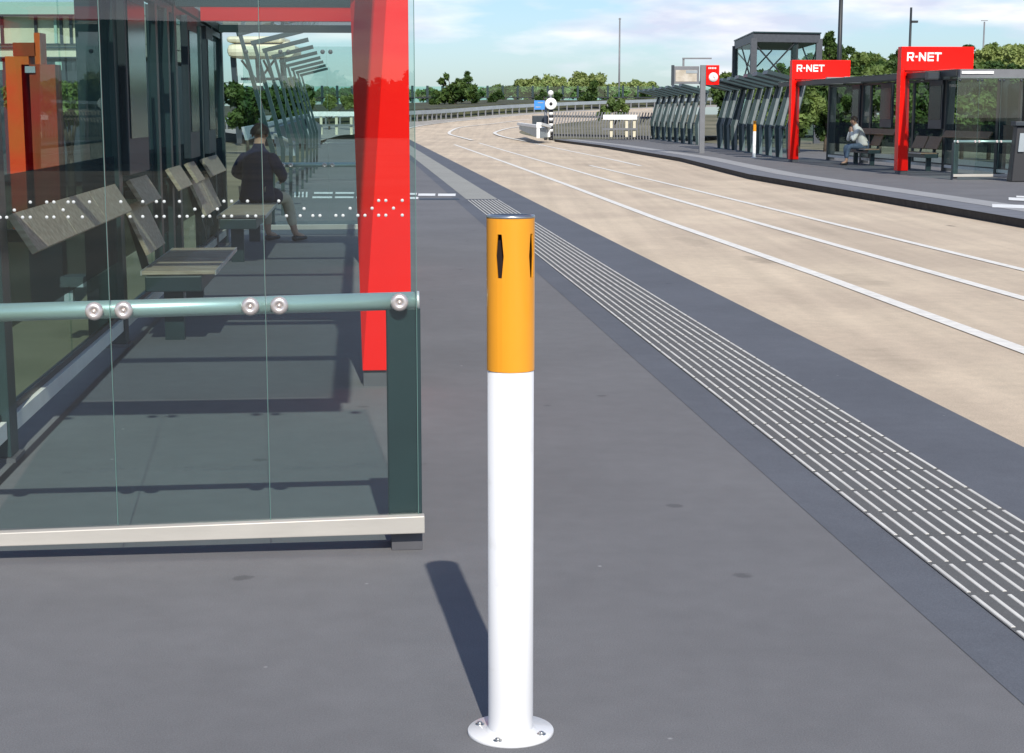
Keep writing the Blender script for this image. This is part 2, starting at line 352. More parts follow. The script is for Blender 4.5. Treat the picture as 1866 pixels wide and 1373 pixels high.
# road: the bend that climbs to the right beyond the stops
OUT = [(640, 262, 87), (690, 250, 103), (735, 238, 115), (761, 231, 125), (820, 223, 137), (901, 215, 146), (968, 209, 153), (1060, 203, 160), (1190, 197, 170)]
MID = [(873, 260, 90.5), (835, 250, 106), (819, 245, 115), (823, 239, 119), (843, 232.5, 125), (901, 226, 133), (968, 218, 140), (1060, 210, 146), (1190, 203, 156)]
INN = [(965, 260, 90.5), (925, 252, 99), (905, 246, 105), (903, 242, 109), (922, 236, 115), (945, 232, 120), (990, 226, 125), (1060, 219, 130), (1190, 210, 140)]
EDG = [(1010, 257, 95.5), (970, 249, 101), (950, 244, 106), (947, 240, 110), (958, 236, 113), (975, 232, 117), (1010, 227, 122), (1070, 220.5, 127), (1190, 212, 136)]
def dens(tab, k=6):     # smooth catmull through table
    p = [P(*q) for q in tab]; out = []
    if tab in (OUT, MID, INN, EDG): p[0] = G(tab[0][0], tab[0][1], ZR+.003)
    for i in range(len(p)-1):
        a, b_, c, d = p[max(i-1, 0)], p[i], p[i+1], p[min(i+2, len(p)-1)]
        for j in range(k):
            t = j/k; out.append(.5*((2*b_)+(c-a)*t+(2*a-5*b_+4*c-d)*t*t+(3*b_-a-3*c+d)*t**3))
    out.append(p[-1]); return out
rows = [dens(t) for t in (OUT, MID, INN, EDG)]
b = MB(); n = len(rows[0])
for r0, r1 in zip(rows, rows[1:]):
    o = len(b.v); b.v += [Vector(p) for p in r0]+[Vector(p) for p in r1]
    for i in range(n-1): b.f.append((o+i, o+i+1, o+n+i+1, o+n+i)); b.smooth.append(True)
up_fix(struct('road_bend', b, 'road'))
def line_strip(pts, wd, lift=.012):
    b = MB()
    for i, (p, q) in enumerate(zip(pts, pts[1:])):
        d = (q-p); d.z = 0; d.normalize(); s = Vector((d.y, -d.x, 0))*wd/2; u = UP*lift
        b.poly([p-s+u, p+s+u, q+s+u, q-s+u])
    return b
def gl(pts): return [G(*q, ZR) for q in pts]
def road_line(pts, wd, name='road_line', lift=.006):
    o = struct(name, line_strip(pts, wd, lift), 'wornwhite'); me = o.data
    if me.polygons[0].normal.z < 0: me.flip_normals()
    return o
l1 = gl([(1866, 640), (1500, 505), (1199, 400), (1040, 340), (920, 296), (828, 264)]); d0 = (l1[0]-l1[1]).normalized(); l1 = [l1[0]+d0*20]+l1
l2 = gl([(1866, 545), (1500, 441), (1240, 367), (1050, 312), (920, 275), (873, 261)]); d0 = (l2[0]-l2[1]).normalized(); l2 = [l2[0]+d0*20]+l2
l3 = gl([(1866, 493), (1500, 404), (1240, 341), (1075, 302)]); d0 = (l3[0]-l3[1]).normalized(); l3 = [l3[0]+d0*20]+l3
l4 = gl([(1168, 303), (1100, 288), (1040, 276), (965, 260)])
for l, wd in ((l1, .13), (l2, .12), (l3, .11), (l4, .13)): road_line(l, wd)
road_line(rows[0][14:], .22, lift=.03); road_line(rows[1][2:], .22, lift=.03); road_line(rows[2][1:44], .22, lift=.03)

# far platform with its dark kerb face
KB = [p for p in KE]
back = [Vector((p.x+(8.5 if p.y < 60 else 6), p.y+1, 0)) for p in KB]
b = MB(); k = len(KB)
b.add([p for p in KB]+[p for p in back], [(i, i+1, k+i+1, k+i) for i in range(k-1)])
up_fix(struct('far_platform', b, 'farplat'))
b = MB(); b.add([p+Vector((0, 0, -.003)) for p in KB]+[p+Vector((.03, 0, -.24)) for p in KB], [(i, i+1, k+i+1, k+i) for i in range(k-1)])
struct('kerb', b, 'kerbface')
def offs(w0, w1, z, i0=0, i1=None, nm='far_kerb_band', m='farpale'):
    q = KB[i0:i1]; b = MB(); kk = len(q)
    b.add([p+Vector((w0, 0, z)) for p in q]+[p+Vector((w1, 0, z)) for p in q], [(i, i+1, kk+i+1, kk+i) for i in range(kk-1)])
    return up_fix(struct(nm, b, m))
offs(-.01, .62, .004, 0, None, 'far_platform_edge', mat('edge_slab', (.17, .174, .19), .85, var=.08, scale=3))
offs(.62, 1.16, .008, 3, None, 'far_tactile_path')
b = MB()
for x0, x1, y0, y1 in [(1808, 1900, 372, 378), (1838, 1900, 360, 365), (1852, 1940, 357, 360)]:
    b.poly([G(x0, y1, .01), G(x1, y1+3, .01), G(x1, y0+3, .01), G(x0, y0, .01)])
up_fix(struct('far_guide_strip', b, 'white'))

# ------------------------------------------------------------------ foreground ashtray bollard
def bollard(loc, label):
    e = empty('ashtray_bollard', loc, label, 'ashtray bollard', 'white and orange ashtray bollards'); L = Vector(loc)
    MB().lathe(L, [(0, 0), (.098, 0), (.0985, .003), (.0985, .007), (.097, .009), (.0, .009)], n=96).build('base_plate', 'tube', e)
    MB().lathe(L, [(.0512, .008), (.0512, .845), (.047, .845)], n=96).build('tube', 'tube', e)
    MB().lathe(L+UP*.009, [(.058, 0), (.0545, .0025), (.0512, .0055)], n=96).build('weld', 'tube', e)
    # orange sleeve with real slots: build the cylinder as a grid, leaving hexagonal holes
    R0, R1, z0, z1 = .0527, .0495, .842, 1.178
    slots = [R(-117), R(-30), R(63), R(153)]      # angle of slot centres from +X
    sz0, sz1, zm = 1.048, 1.143, 1.098
    def hw(z):      # half width (metres) of the slot
        t = 1-abs(z-(sz0+sz1)/2)/((sz1-sz0)/2); return .0052+.0046*max(t, 0)
    b = MB(); angs = []
    zs = [z0, .95, sz0]+[sz0+(sz1-sz0)*i/10 for i in range(1, 11)]+[z1-.002]
    cs = sorted(slots)
    for ci, c in enumerate(cs):
        nxt = cs[(ci+1) % 4]+(2*math.pi if ci == 3 else 0)
        nseg = 16
        def pt(i, z, r):
            h = hw(z)/R0 if sz0 <= z <= sz1 else .0052/R0
            a0, a1 = c+h, nxt-h; a = a0+(a1-a0)*i/nseg
            return L+Vector((math.cos(a)*r, math.sin(a)*r, z))
        for r in (R0, R1):
            o = len(b.v)
            for z in zs: b.v += [pt(i, z, r) for i in range(nseg+1)]
            for j in range(len(zs)-1):
                for i in range(nseg): b.f.append((o+j*(nseg+1)+i, o+j*(nseg+1)+i+1, o+(j+1)*(nseg+1)+i+1, o+(j+1)*(nseg+1)+i)); b.smooth.append(True)
        for side in (0, nseg):   # slot edges
            o = len(b.v)
            for z in zs: b.v += [pt(side, z, R0), pt(side, z, R1)]
            for j in range(2, len(zs)-2): b.f.append((o+2*j, o+2*j+1, o+2*j+3, o+2*j+2)); b.smooth.append(False)
        # strips joining neighbours above and below the slot
        for r in (R0, R1):
            for za, zb in ((z0, .95), (.95, sz0), (sz1, z1-.002)):
                h = .0052/R0; q = [L+Vector((math.cos(c+s*h)*r, math.sin(c+s*h)*r, z)) for s, z in ((-1, za), (1, za), (1, zb), (-1, zb))]
                b.add(q, [(0, 1, 2, 3)], True)
    sl = b.build('ash_sleeve', 'orange', e)
    MB().lathe(L, [(.0493, .90), (.040, .91), (.040, 1.165), (.0, 1.165)], n=48).build('ash_container', 'slot', e)
    MB().lathe(L, [(.0495, 1.1755), (.0530, 1.1765), (.0534, 1.1775), (.0534, 1.1805), (.0525, 1.182), (.046, 1.182), (.0445, 1.180), (.0, 1.179)], n=96).build('steel_cap', 'steel', e)
    for a in (R(-112), R(-25), R(68), R(158)):
        c = L+Vector((math.cos(a)*.077, math.sin(a)*.077, .009)); q = MB()
        q.lathe(c, [(.0, .0008), (.0105, .0008), (.0105, 0)], n=24); q.lathe(c+UP*.0008, [(.0062, 0), (.0062, .004), (.0052, .005), (.0, .005)], n=6)
        q.build('bolt', 'steel', e)
    return e
bol = bollard((-.003, 3.596, 0), 'tall white tube bollard with orange slotted ashtray top standing nearest on the grey platform')
copy_thing(bol, G(1374, 288), 'small distant white and orange ashtray bollard across the road beside the dark ribbed screen')

# ------------------------------------------------------------------ shelter family
def frame(O, m):
    O = Vector(O)
    return lambda s, t, z: O+AX*s+PX*(m*t)+UP*z
RIBS = [-1.75, 1.61, 4.97, 8.33, 11.69]

def sbox(b, fr, s0, s1, t0, t1, z0, z1): return b.box(s0, s1, t0, t1, z0, z1, fr)

def windbreak(O, m, s, label, cat_group, dots=False, tilt=0, t_end=1.42, seams=None):
    fr0 = frame(O, m); fr = lambda a, t, z: fr0(a, t, z-tilt*max(t, 0)*(1 if z > .12 else .45))
    e = empty('glass_windbreak', fr(s, 0, 0), label, 'windbreak', cat_group)
    seams = seams or [-.075, .405, .885, 1.365]
    sbox(MB(), fr, s-.028, s+.012, seams[0]-.018, t_end, .067, .124).build('bottom_beam', 'alu', e, bevel=.003)
    b = MB(); b.tube(fr(s+.045, seams[0]-.006, .812), fr(s+.045, t_end, .812), .0285, n=32); b.build('top_rail', 'rail', e)
    b = MB(); b.lathe(fr(s+.045, seams[0]-.008, .812), [(0, .001), (.0295, .001), (.0305, -.002), (.0305, -.012), (.0285, -.012)], axis=PX*(-m), n=32); b.build('rail_cap', 'rail', e)
    b = MB(); sbox(b, fr, s+.03, s+.15, seams[0]-.012, seams[0]+.096, .1, .79); b.build('post', 'green', e, bevel=.004)
    b = MB(); sbox(b, fr, s+.02, s+.16, seams[0]-.012, seams[0]+.088, 0, .1); b.build('post_foot', 'foot', e, bevel=.002)
    zt = 2.16
    for i, (a, c) in enumerate(zip(seams, seams[1:])):
        p = sbox(MB(), fr, s, s+.010, a+.002, c-.002, .118, zt).build('glass_pane', 'glass', e)
        sub(sbox(MB(), fr, s, s+.010, a, a+.0021, .118, zt).build('pane_edge', 'edge', e), p)
        for t in ((a+.048, c-.042) if i else (a+.055, c-.042)):
            for z in (.812,):
                q = MB(); q.lathe(fr(s-.001, t, z), [(.0, .013), (.0085, .013), (.0095, .0165), (.021, .0165), (.0265, .011), (.0285, .004), (.0285, 0)], axis=-AX, n=32)
                q.lathe(fr(s-.001, t, z), [(.0, .0145), (.0065, .0145), (.0065, .012)], axis=-AX, n=6)
                q.build('rail_fixing', 'button', e)
            q = MB(); q.lathe(fr(s-.001, t, 2.10), [(0, .012), (.02, .012), (.026, .004), (.026, 0)], axis=-AX, n=24); q.build('rail_fixing', 'slate', e)
    if dots:
        rows_ = {362.5: [55, 85, 98, 124, 134, 163, 220, 260, 285, 299, 327, 408, 422, 451, 508, 690, 703, 733],
                 377: [26, 115, 355, 396, 554, 638, 678, 717],
                 390: [0, 12, 41, 55, 85, 98, 124, 150, 237, 260, 285, 299, 327, 341, 370, 382, 408, 422, 451, 466, 522, 547, 570, 583, 612, 625, 652, 665, 690, 703, 733]}
        q = MB(); p0 = fr(s, 0, 0)
        for yy, xs in rows_.items():
            zdot = {362.5: 1.132, 377: 1.108, 390: 1.086}[yy]
            for x in xs:
                d = ray(x, yy); t_ = (p0-Vector((0, 0, H))).dot(AX)/d.dot(AX); hit = Vector((0, 0, H))+d*t_
                hit.z = zdot
                q.lathe(hit-AX*.0008, [(.0, .0012), (.0050, .0012), (.0050, 0)], axis=-AX, n=14)
        q.build('dot_pattern', 'dot', e)
    return e

def bench(O, m, s0, s1, label, group, backs, wd_='wood'):
    fr = frame(O, m); e = empty('bench', fr((s0+s1)/2, 1.2, 0), label, 'bench', group)
    sbox(MB(), fr, s0-.05, s1+.05, 1.02, 1.36, .33, .425).build('beam', 'green', e, bevel=.006)
    for s in (s0+.25, s1-.25): sbox(MB(), fr, s-.035, s+.035, 1.16, 1.28, 0, .33).build('leg', 'green', e)
    n = max(2, round((s1-s0)/.9)); wd = (s1-s0)/n
    for i in range(n):
        a = s0+i*wd+.012; c = a+wd-.024
        st = sbox(MB(), fr, a, c, .945, 1.385, .428, .452).build('seat', wd_, e, bevel=.004)
        q = MB()
        for u, v, t0, t1 in ((a-.002, c+.002, .937, .9449), (a-.002, c+.002, 1.3851, 1.393)): sbox(q, fr, u, v, t0, t1, .425, .453)
        sub(q.build('seat_edge', 'alu', e), st)
    for a, c in backs:
        q = MB(); u = lambda s_, f_, d_: fr(s_, 1.35+.13*f_-d_*.95, .545+.30*f_+d_*.45)
        q.hexa([u(a, 0, 0), u(c, 0, 0), u(c, 0, -.025), u(a, 0, -.025)], [u(a, 1, 0), u(c, 1, 0), u(c, 1, -.025), u(a, 1, -.025)])
        q.build('backrest', wd_, e, bevel=.003)
        q = MB(); q.bar(fr((a+c)/2, 1.42, .38), fr((a+c)/2, 1.53, .80), .05, .03, AX); q.build('bracket', 'green', e)
    return e

def lean_board(O, m, s0, s1, label, group):
    fr = frame(O, m); e = empty('leaning_rail', fr((s0+s1)/2, 1.45, .9), label, 'leaning rail', group)
    q = MB(); n = max(1, round((s1-s0)/1.1)); wd = (s1-s0)/n
    for i in range(n):
        a, c = s0+i*wd+.006, s0+(i+1)*wd-.006
        q.hexa([fr(a, 1.37, .845), fr(c, 1.37, .845), fr(c, 1.395, .83), fr(a, 1.395, .83)], [fr(a, 1.465, 1.0), fr(c, 1.465, 1.0), fr(c, 1.49, .985), fr(a, 1.49, .985)])
    q.build('board', 'wood' if m < 0 else 'wooddark', e, bevel=.003)
    for s in (s0+.12, s1-.12):
        q = MB(); q.bar(fr(s, 1.44, .90), fr(s, 1.60, .90), .05, .05); q.build('bracket', 'green', e)
    return e

def portal(O, m, s, label, bz=2.36, bt=1.0):
    """red column, beam and name board"""
    fr = frame(O, m); e = empty('red_portal', fr(s, 0, 0), label, 'portal sign', 'red portals with name boards')
    q = MB(); q.hexa([fr(s, -.20, .085), fr(s, .055, .085), fr(s+.26, .03, .085), fr(s+.26, -.2, .085)], [fr(s, -.20, 2.39), fr(s, -.125, 2.39), fr(s+.30, .10, 2.39), fr(s+.30, -.2, 2.39)])
    q.build('column', 'red', e, bevel=.004)
    sbox(MB(), fr, s+.02, s+.24, -.18, .05, 0, .085).build('foot', 'foot', e)
    sg = sbox(MB(), fr, s+.0, s+.27, -.2, 1.52, 2.391, 2.93).build('name_board', 'red', e, bevel=.006)
    q = MB(); q.hexa([fr(s+.06, -.084, min(bz, 2.27)), fr(s+.06, bt, bz), fr(s+.20, bt, bz), fr(s+.20, -.084, min(bz, 2.27))], [fr(s+.06, -.084, 2.389), fr(s+.06, bt, 2.389), fr(s+.20, bt, 2.389), fr(s+.20, -.084, 2.389)])
    q.build('beam', 'red', e)
    # lettering "R-NET" as raised strokes; x runs to the viewer's right
    x0 = 0.13 if m > 0 else 0.30; ch = .20; z0 = 2.60; st = .036; q = MB()
    def L_(x, z):    # board-plane point
        t = (-.2+x) if m > 0 else (1.52-x)
        return fr(s-.001, t, z0+z)
    def stroke(pts): q.prism([L_(x, z) for x, z in pts], -AX*.008)
    def rect(xa, xb, za, zb): stroke([(xa, za), (xb, za), (xb, zb), (xa, zb)])
    x = x0; w_ = .165
    rect(x, x+st, 0, ch); rect(x+st, x+w_-.02, ch-.036, ch); rect(x+st, x+w_-.02, .074, .108); rect(x+w_-.042, x+w_, .085, ch-.015)
    stroke([(x+.075, .072), (x+.125, .072), (x+w_+.005, 0), (x+w_-.05, 0)])
    x += w_+.03; rect(x, x+.055, .08, .122)
    x += .085; rect(x, x+st, 0, ch); rect(x+.135, x+.135+st, 0, ch); stroke([(x+st, ch), (x+st, ch-.075), (x+.135, 0), (x+.135, .075)])
    x += .205; rect(x, x+st, 0, ch); 
    for za in (0, .081, ch-.04): rect(x+st, x+.15, za, za+.04)
    x += .165; rect(x, x+.17, ch-.042, ch); rect(x+.062, x+.062+st, 0, ch-.042)
    sub(q.build('lettering', 'white', e), sg)
    return e

def shelter(O, m, label, paint='green', front='green', RIBS=RIBS, ss=(-1.75, -.1, 1.61, 3.29, 4.97, 6.65, 8.33, 10.0, 11.69), END=11.9, cases=((1.77, 2.72), (5.6, 6.6), (8.5, 9.2)), mull=(-3.0, 3.9, 7.5)):
    fr = frame(O, m); e = empty('bus_shelter', fr(4, 1.5, 0), label, 'bus shelter', 'glass bus shelters on the two platforms')
    for s in RIBS:
        q = MB(); q.hexa([fr(s, 1.48, .02), fr(s, 1.70, .02), fr(s+.15, 1.70, .02), fr(s+.15, 1.48, .02)], [fr(s, 1.49, 2.25), fr(s, 1.71, 2.25), fr(s+.15, 1.71, 2.25), fr(s+.15, 1.49, 2.25)])
        q.build('post', paint, e, bevel=.004)
        sbox(MB(), fr, s-.02, s+.17, 1.46, 1.74, 0, .02).build('foot_plate', 'foot', e)
    sbox(MB(), fr, -3.28, -3.12, 1.72, 1.95, 0, 2.14).build('post', front, e, bevel=.004)
    sbox(MB(), fr, -3.30, -3.14, .0, 1.95, 2.141, 2.33).build('end_beam', front, e, bevel=.004)
    for s in ss: sbox(MB(), fr, s, s+.09, .042, 1.48, 2.235, 2.31).build('roof_beam', paint, e)
    sbox(MB(), fr, -3.139, END, -.04, .04, 2.20, 2.32).build('front_beam', paint, e)
    sbox(MB(), fr, -3.139, END, 1.482, 1.60, 2.252, 2.325).build('rear_beam', paint, e)
    cuts = [-3.13]+[x+.045 for x in ss[:-1]]+[END]
    for a, c in zip(cuts, cuts[1:]): sbox(MB(), fr, a+.004, c-.004, -.06, 1.75, 2.333, 2.343).build('roof_glass', 'roofglass', e)
    # rear glazing with its low aluminium beam, one pane per bay half
    cut = [-3.1]+list(RIBS)
    for a, c in zip(cut, cut[1:]):
        a2, c2 = a+.16, c-.01; mid = (a2+c2)/2
        sbox(MB(), fr, a2, c2, 1.49, 1.55, .10, .17).build('bottom_beam', 'litbeam', e)
        sbox(MB(), fr, a2, c2, 1.512, 1.538, .171, .20).build('gasket', 'black', e)
        for u, v in ((a2, mid-.004), (mid+.004, c2)):
            sbox(MB(), fr, u, v, 1.520, 1.530, .201, 2.18).build('rear_pane', 'backglass', e)
        sbox(MB(), fr, a2, c2, 1.50, 1.55, 2.181, 2.235).build('top_rail', paint, e)
        sbox(MB(), fr, a2+.01, c2-.01, 1.508, 1.514, .52, 1.15).build('frosted_band', 'frost', e)
    for s0, s1 in cases:
        p = sbox(MB(), fr, s0, s1, 1.44, 1.50, 1.03, 2.2).build('timetable_case', 'slate', e, bevel=.006)
        sub(sbox(MB(), fr, s0+.07, s1-.07, 1.432, 1.439, 1.25, 2.08).build('case_glass', 'window', e), p)
    # opaque steel fins beside the posts
    for s in mull: sbox(MB(), fr, s, s+.12, 1.47, 1.515, .2, 2.18).build('mullion', paint, e)
    if m > 0:
        sbox(MB(), fr, -3.07, -2.0, 1.58, 1.64, .75, 2.05).build('timetable_case', 'dgrey', e)
    return e

OL = Vector((-.72, 8.43, 0)); OR = Vector((9.20, 38.75, 0))
shelter(OL, -1, 'long green steel and glass bus shelter filling the left side beside the camera',
        RIBS=[-1.75, 1.61, 4.97, 8.33, 9.55], ss=(-1.75, -.1, 1.61, 3.29, 4.97, 9.15), END=9.7, cases=((1.77, 2.72), (5.5, 6.3), (7.2, 7.9)), mull=(3.55, 4.3, 6.9))
shelter(OR, 1, 'grey framed glass bus shelter across the road with two red portals', paint='dgrey', front='grey')  # end frame has the same paint; its sunlit look is in the grey
portal(OL, -1, 0, 'large red slanted column standing nearest behind the glass screen on the left')
portal(OL, -1, 6.95, 'red beam and column deeper in the left shelter, mostly hidden by the near column', bz=2.235, bt=1.47)
portal(OR, 1, 0, 'red portal with R-NET board farthest right, nearer of the two across the road')
portal(OR, 1, 9.73, 'red portal with smaller looking R-NET board beside the dark ribbed canopy across the road')
GW = 'low glass windbreaks with metal rails'
windbreak(OL, -1, -3.28, 'big glass screen with pale green handrail and rows of white dots at lower left', GW, dots=True, tilt=.02, seams=[-.118, .355, .835, 1.315], t_end=1.7)
windbreak(OL, -1, 10.9, 'distant glass screen with thin white rail just past the seated man in the coat', GW)
windbreak(OR, 1, -3.36, 'glass screen with white rails at the near end of the far shelter, far right', GW)
GB = 'slatted wooden shelter benches'
bench(OL, -1, 1.70, 3.50, 'empty two seat wooden bench nearest in the left shelter behind the handrail', GB, [(1.85, 2.70)])
bench(OL, -1, 7.2, 10.3, 'wooden bench on which the man in the navy coat sits', GB, [(5.75, 6.5), (6.54, 7.3)])
bench(OR, 1, 1.7, 3.7, 'dark wooden bench inside the far shelter right of the nearer red column', GB, [(1.75, 2.65), (2.75, 3.65)], 'wooddark')
bench(OR, 1, 6.2, 8.2, 'bench in the far shelter under the person in the white shirt', GB, [(6.3, 7.1)], 'wooddark')
GL = 'sloping wooden leaning rails'
lean_board(OL, -1, -1.58, 1.30, 'wide sloping wooden leaning rail nearest at the left edge above the olive grass', GL)
lean_board(OL, -1, 1.90, 2.75, 'sloping wooden leaning rail above the empty two seat bench on the left', GL)
lean_board(OL, -1, 4.0, 4.85, 'short sloping leaning board in the middle of the left shelter between dark posts', GL)
lean_board(OL, -1, 5.35, 5.95, 'smallest sloping leaning board, above the pair of backrests left of the man', GL)
lean_board(OL, -1, 6.7, 8.25, 'sloping leaning board nearest the seated man in the coat', GL)
lean_board(OR, 1, -1.5, 1.5, 'wooden leaning rail in the near bay of the far shelter behind the white rails', GL)
lean_board(OR, 1, 5.2, 8.2, 'wooden leaning rail behind the person in white in the far shelter', GL)

# hanging departure boards in the far shelter
def disp(px0, px1, y0, y1, Y, label, m='grey'):
    a = P(px0, y1, Y); c = P(px1, y0, Y)
    e = empty('departure_board', Vector(((a.x+c.x)/2, Y, a.z)), label, 'departure board', 'departure boards hanging at the shelter roof')
    MB().box(a.x, c.x, Y, Y+.18, a.z, c.z).build('casing', m, e, bevel=.01)
    MB().box(a.x+.03, c.x-.03, Y-.004, Y-.001, a.z+.03, c.z-.03).build('screen', 'slate', e)
    return e
disp(1689, 1733, 131, 146, 36.6, 'dark board under the larger R-NET board, left of the white strip', 'dgrey')
disp(1506, 1537, 141, 154, 46, 'brownish board left in the pair hanging below the smaller R-NET board')
disp(1539, 1569, 140, 152, 45, 'bluish board right in the pair hanging below the smaller R-NET board')
a = P(1735, 135.5, 35.20); c = P(1795, 131, 35.20)
fr = frame(OR, 1); tag(sbox(MB(), fr, -3.325, -3.302, .02, .72, 2.235, 2.29).build('name_strip', 'white'), 'thin white strip on the grey beam at the near end of the far shelter', 'name strip')

# dark machine at the right edge
c = G(1862, 332); e = empty('ticket_machine', c, 'dark ticket machine cut off by the right edge of the picture', 'ticket machine')
q = MB(); q.hexa([c+Vector(v) for v in ((-.22, 0, 0), (.3, 0, 0), (.3, .35, 0), (-.22, .35, 0))], [c+Vector(v) for v in ((-.12, .12, 1.15), (.3, .12, 1.15), (.3, .35, 1.15), (-.12, .35, 1.15))]); q.build('cabinet', 'black', e, bevel=.02)
q = MB(); q.hexa([c+Vector(v) for v in ((-.10, .020, .62), (.02, .020, .62), (.02, .07, .62), (-.10, .07, .62))], [c+Vector(v) for v in ((-.06, .072, 1.0), (.05, .072, 1.0), (.05, .12, 1.0), (-.06, .12, 1.0))]); q.build('front_panel', 'palepanel', e)
q = MB(); q.box(c.x-.17, c.x+.34, c.y+.05, c.y+.38, 1.151, 1.24); q.build('hood', 'slate', e, bevel=.01)

# ------------------------------------------------------------------ kinked rib screens
def rib_screen(p0, p1, n, m, label, name='ribbed_canopy', zt=2.35, wk=1.0, bl=1.15, bw=1.1, bh=.12, rails=True):
    p0, p1 = Vector(p0), Vector(p1)
    e = empty(name, p0, label, 'canopy', 'ribbed canopies beyond the shelters')
    d = (p1-p0).normalized(); q_ = Vector((d.y, -d.x, 0))*m       # away from the road
    if q_.dot(PX*m) < 0: q_ = -q_
    sgn = 1 if d.y > 0 else -1
    for i in range(n):
        c = p0+(p1-p0)*i/max(n-1, 1); b = MB()
        prof = [(0, 0), (-.02, .95), (.34, zt)]
        for (t0, z0), (t1, z1) in zip(prof, prof[1:]):
            w0, w1 = (.10*wk, .15*wk) if z0 == 0 else (.15*wk, .11*wk)
            a = c+q_*t0+UP*z0; bb = c+q_*t1+UP*z1
            b.hexa([a-d*.06-q_*w0, a-d*.06+q_*w0, a+d*.06+q_*w0, a+d*.06-q_*w0], [bb-d*.06-q_*w1, bb-d*.06+q_*w1, bb+d*.06+q_*w1, bb+d*.06-q_*w1])
        rb_ = b.build('rib', 'green', e)
        if rails:
            b = MB()
            for (t0, z0), (t1, z1) in zip(prof, prof[1:]):
                a = c+q_*(t0+.035)+UP*z0-d*.075*sgn; bb = c+q_*(t1+.02)+UP*z1-d*.075*sgn
                b.hexa([a-d*.012-q_*.04, a-d*.012+q_*.07, a+d*.012+q_*.07, a+d*.012-q_*.04], [bb-d*.012-q_*.04, bb-d*.012+q_*.06, bb+d*.012+q_*.06, bb+d*.012-q_*.04])
            sub(b.build('infill_strip', 'stripe', e), rb_)  # pale strip added on each rib in place of glass infill
        b = MB(); a = c+q_*.38+UP*(zt+.0); bb = c+q_*(.30-bl)+UP*(zt+.28*bl); b.bar(a, bb, bw, bh); b.build('roof_blade', 'green', e)
    for t, z in ((0.10, .95),) if rails else ():
        b = MB(); b.bar(p0+q_*t+UP*z, p1+q_*t+UP*z, .06, .08); b.build('rail', 'dgrey', e)
    if not rails: return e
    b = MB(); b.add([p0+q_*.12+UP*.1, p1+q_*.12+UP*.1, p1+q_*.12+UP*.9, p0+q_*.12+UP*.9, p0+q_*.135+UP*.1, p1+q_*.135+UP*.1, p1+q_*.135+UP*.9, p0+q_*.135+UP*.9],
                    [(0, 1, 2, 3), (7, 6, 5, 4), (0, 3, 7, 4), (1, 5, 6, 2)]); b.build('glass_pane', 'backglass', e)
    return e
rib_screen(G(1190, 253), G(1272, 264.5), 8, 1, 'row of dark leaning ribs with bladed roof left of the grey information post')
rib_screen(G(1312, 270), G(1338, 274), 3, 1, 'short dark ribbed canopy between the information post and the lift tower')
rib_screen(G(1352, 275), G(1440, 290), 6, 1, 'dark leaning ribs directly left of the smaller R-NET portal')
s0 = frame(OL, -1)
rib_screen(s0(12.0, 1.12, 0), s0(34, 1.12, 0), 9, -1, 'tall leaning ribs seen through glass beyond the seated man on the left', wk=.20, bl=.62, bw=.14, bh=.06, rails=False)

# ------------------------------------------------------------------ stair parapet beyond left shelter
def panel(e, pts, Y, name, m, th=.06):
    P4 = [P(x, y, yy) for (x, y, yy) in pts]; nrm = (P4[1]-P4[0]).cross(P4[2]-P4[0]).normalized()
    MB().prism(P4, nrm*th).build(name, m, e)
e = empty('stair_parapet', P(520, 262, 38), 'blue grey stair parapet with sloping pale top beyond the seated man', 'stair parapet')
panel(e, [(500, 262, 36), (560, 262, 42), (560, 214, 42), (500, 232, 36)], 0, 'side_panel', 'bluepanel')
panel(e, [(445, 233, 34), (561, 208, 42), (561, 216, 42), (449, 244, 34)], 0, 'sloping_top', 'palepanel')
panel(e, [(445, 232, 34), (468, 228, 35), (468, 250, 35), (452, 256, 34)], 0, 'end_panel', 'palepanel')
panel(e, [(557, 270, 41), (580, 270, 46), (582, 228, 46), (559, 213, 41)], 0, 'end_panel', 'palepanel')
panel(e, [(500, 245, 33), (534, 262, 32), (534, 284, 32), (505, 284, 33)], 0, 'lower_panel', 'palepanel')
panel(e, [(498, 243, 32.9), (535, 260, 31.9), (535, 264, 31.9), (498, 247, 32.9)], 0, 'handrail', 'alu')

# ------------------------------------------------------------------ white barriers, slat fence, buffer, signs on the bend
def white_barrier(px0, px1, y, Y, legs, label, yb):
    a, c = P(px0, y, Y), P(px1, y, Y); e = empty('white_barrier', (a+c)/2-UP*((a+c)/2).z, label, 'barrier', 'white crossing barriers')
    MB().bar(a, c, .10, .26).build('beam', 'white', e)
    for x in legs:
        t = P(x, y, Y+.1); MB().bar(t-UP*.1, Vector((t.x, t.y, P(x, yb, Y).z)), .14, .14).build('leg', 'white' if Y > 100 else 'cream', e)
    MB().bar(a-UP*.62, c-UP*.62, .08, .10).build('lower_beam', 'grey', e)
    return e
white_barrier(560, 668, 208, 92, (585, 613, 640), 'white beam barrier seen through the left shelter glass left of the red column', 246)
white_barrier(1099, 1161, 214, 88.5, (1114, 1142, 1156), 'white beam barrier beside the leaning slat fence across the road', 250)
e = empty('slat_fence', P(1010, 252, 94), 'grey fence of many leaning slats beside the black and white post', 'fence')
for i in range(34):
    x = 1008+i*5.3; Y = 96-i*.18; a = P(x, 251+i*.12, Y); t = P(x+5, 204+i*.05, Y)
    MB().bar(a, P(x-1, 226, Y), .09, .06).build('slat', 'grey', e); MB().bar(P(x-1, 226, Y), t, .09, .06).build('slat', 'grey', e)
for y0, y1 in ((212, 215), (246, 250)):
    MB().bar(P(1006, y0, 96.4), P(1187, y1, 90.2), .08, .12).build('rail', 'grey', e)
e = empty('guardrail_end', P(975, 256, 86), 'pale boxed end of the crash barrier on the traffic island', 'crash barrier end')
